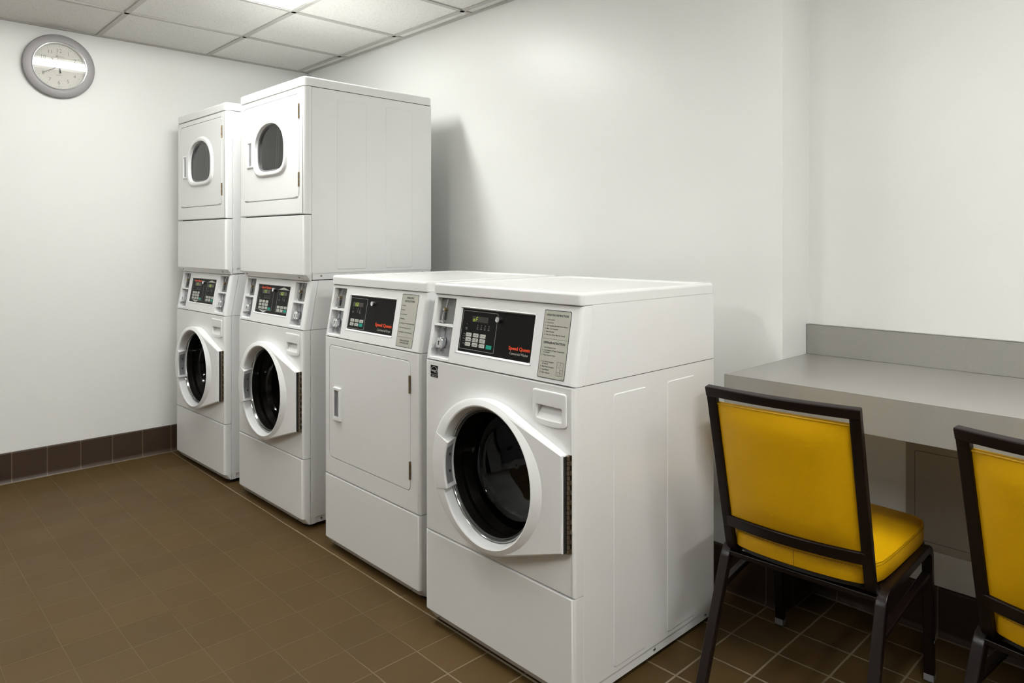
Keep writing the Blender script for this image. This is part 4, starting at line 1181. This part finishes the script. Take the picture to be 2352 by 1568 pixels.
def troffer(l, k, label):
    x0, x1, y0, y1 = l[0] + .012, l[1] - .012, l[2] + .012, l[3] - .012; cx = (x0 + x1) / 2
    t = thing('ceiling_light', label, 'ceiling light', (cx, (y0 + y1) / 2, ZC), 0, 'recessed ceiling lights')
    ox, oy = cx, (y0 + y1) / 2
    mb = MB(); A = lambda i, z: [(x - ox, y - oy, z) for x, y in rr(x0 + i, x1 - i, y0 + i, y1 - i, .002, 2)]
    mb.loops([A(0, .004), A(.012, .002), A(.03, .03), A(.08, .085), A(.12, .09)], M['lamppan'], cap_end=True, smooth=False); mb.build('housing', t)
    mb = MB(); r = .062; n = 12
    sec = [(r * math.cos(PI + PI * i / n), .020 + .040 * math.sin(PI + PI * i / n)) for i in range(n + 1)]
    mb.loops([[(a, y, z) for a, z in sec] for y in (y0 + .035 - oy, y1 - .035 - oy)], M['lamp'], cap_start=True, cap_end=True); mb.build('diffuser', t)
    return t
lt = ['recessed ceiling light at the top edge, above the taller front tower', 'recessed ceiling light over the washers, outside the picture', 'added unseen ceiling light at the right, brightening the right-facing sides', 'added unseen ceiling light left of the camera, filling the machine fronts']
for k, l in enumerate(LIGHTS): troffer(l, k, lt[k])

# tile cove bases
def cove(name, mat, p0, p1, nrm, label, z1=.1535):
    mb = MB(); p0 = Vector(p0); p1 = Vector(p1); n_ = Vector(nrm)
    prof = [(.022, .0), (.020, .0035), (.0135, .012), (.0115, .024), (.011, z1 - .008), (.008, z1 - .002), (.003, z1), (0, z1)]
    mb.loops([[tuple(p + n_ * a + Vector((0, 0, b))) for a, b in prof] for p in (p0, p1)], mat, closed=False, cap_end=False)
    return struct(mb.build(name), label, 'baseboard')
cove('baseboard_left', M['base_y'], (XL, YF, 0), (XL, YB, 0), (1, 0, 0), 'brown tile cove base along the left wall')
cove('baseboard_back', M['base_x'], (XL, YB, 0), (X1 + .011, YB, 0), (0, -1, 0), 'brown tile cove base behind the machines')
cove('baseboard_return', M['base_y'], (X1, YB - .011, 0), (X1, YR, 0), (1, 0, 0), 'short brown tile base on the wall step under the counter')
cove('baseboard_recess', M['base_x'], (X1, YR, 0), (XR, YR, 0), (0, -1, 0), 'brown tile cove base on the set-back wall under the counter')

# counter
ct = thing('counter', 'grey laminate wall counter with backsplash at the right', 'counter', (X1, 1.905, 0))
mb = MB(); mb.box(.0015, XR - X1 - .002, 0, YR - 1.905 - .001, .800, .8385, M['lam'], F=lambda a, b, c: (a, b, c))
mb.v = []; mb.f = []; mb.fm = []; mb.sm = []
xa, xb, yq = .0015, XR - X1 - .002, YR - 1.905 - .001
prof = [(0, .7405), (.019, .7405), (.019, .8000), (yq, .8000), (yq, .8385), (0, .8385)]
mb.loops([[(x, y, z) for y, z in prof] for x in (xa, xb)], M['lam'], cap_start=True, cap_end=True, smooth=False)
mb.build('countertop', ct)
mb = MB(); mb.box(.0013, XR - X1 - .002, .0003, .0010, .8378, .8389, M['lam_edge']); mb.box(.0008, .0018, .0, .0012, .741, .8385, M['lam_edge'])
mb.build('edge_strip', ct)
mb = MB(); yb = 2.4680 - 1.905
mb.box(.0015, XR - X1 - .002, yb, YR - 1.905 - .001, .8386, .9425, M['lam']); mb.box(.0010, .0020, yb - .0006, yb + .0006, .839, .9425, M['lam_edge']); mb.box(.001, XR - X1 - .002, yb - .0006, yb + .0004, .9417, .9428, M['lam_edge']); mb.box(.001, XR - X1 - .002, yb - .0008, yb + .0004, .8386, .8394, M['lam_edge'])
mb.build('backsplash', ct)
# access panel on the wall below
ap = thing('access_panel', 'taupe metal access panel on the wall under the counter', 'access panel', (-.50, YR, .43))
FP = lambda a, b, d=0: (a + .50, -d, b - .43)
mb = MB(); plate(mb, FP, -.7665, -.30, .2590, .6100, -.002, .0035, M['accpanel'], .002, .001); 
mb.build('panel_frame', ap)
mb = MB(); plate(mb, FP, -.7395, -.327, .2860, .5660, .0030, .0050, M['accpanel'], .006, .0008); outline(mb, FP, -.7407, -.3258, .2848, .5672, .0011, .003, .0042, M['dark'], .007)
mb.build('panel_door', ap)

build_washer(-1.2094, 1.3780, -.002)
build_dryer(-1.9406, 1.4208, .000)
build_tower(-2.7827, 1.4265, .013, 'taller-looking front stacked washer and dryer, its bare right side turned to the camera')
build_tower(-3.5870, 1.4120, .030, 'rear stacked washer and dryer in the corner by the left wall')
build_chair((-.822, 2.000), math.radians(3.0), 'yellow vinyl chair with dark frame beside the nearest washer, its back fully in view')
build_chair((-.176, 1.957), math.radians(-10), 'yellow vinyl chair with dark frame cut off by the right edge of the picture')
build_clock(XL + .0065, .846, 2.160)

# lamps
lm = M['lamp'].node_tree.nodes['Principled BSDF']; lm.inputs['Emission Strength'].default_value = 50.0

wd = bpy.data.worlds.new('World'); SC.world = wd; wd.use_nodes = True
wd.node_tree.nodes['Background'].inputs[0].default_value = (0, 0, 0, 1)

# ------------------------------------------------------------------ camera
f_px = 1619.0; th = 0.7625; hy = 553.0
cam = bpy.data.cameras.new('Camera'); co = bpy.data.objects.new('Camera', cam); COL.objects.link(co)
cam.sensor_fit = 'HORIZONTAL'; cam.sensor_width = 36.0; cam.lens = 36.0 * f_px / 2352
cam.shift_x = 0.0; cam.shift_y = -(784 - hy) / 2352
cam.clip_start = .02
co.location = (0, 0, CAM_Z); co.rotation_euler = (PI / 2, 0, PI / 2 - th)
# forward must be (-cos th, sin th): yaw measured from +y
co.rotation_euler = (PI / 2, 0, math.atan2(math.cos(th), math.sin(th)))
SC.camera = co
SC.view_settings.view_transform = 'Standard'; SC.view_settings.look = 'None'; SC.view_settings.gamma = 1.0
SC.view_settings.use_curve_mapping = False
SC.view_settings.exposure = 0.10
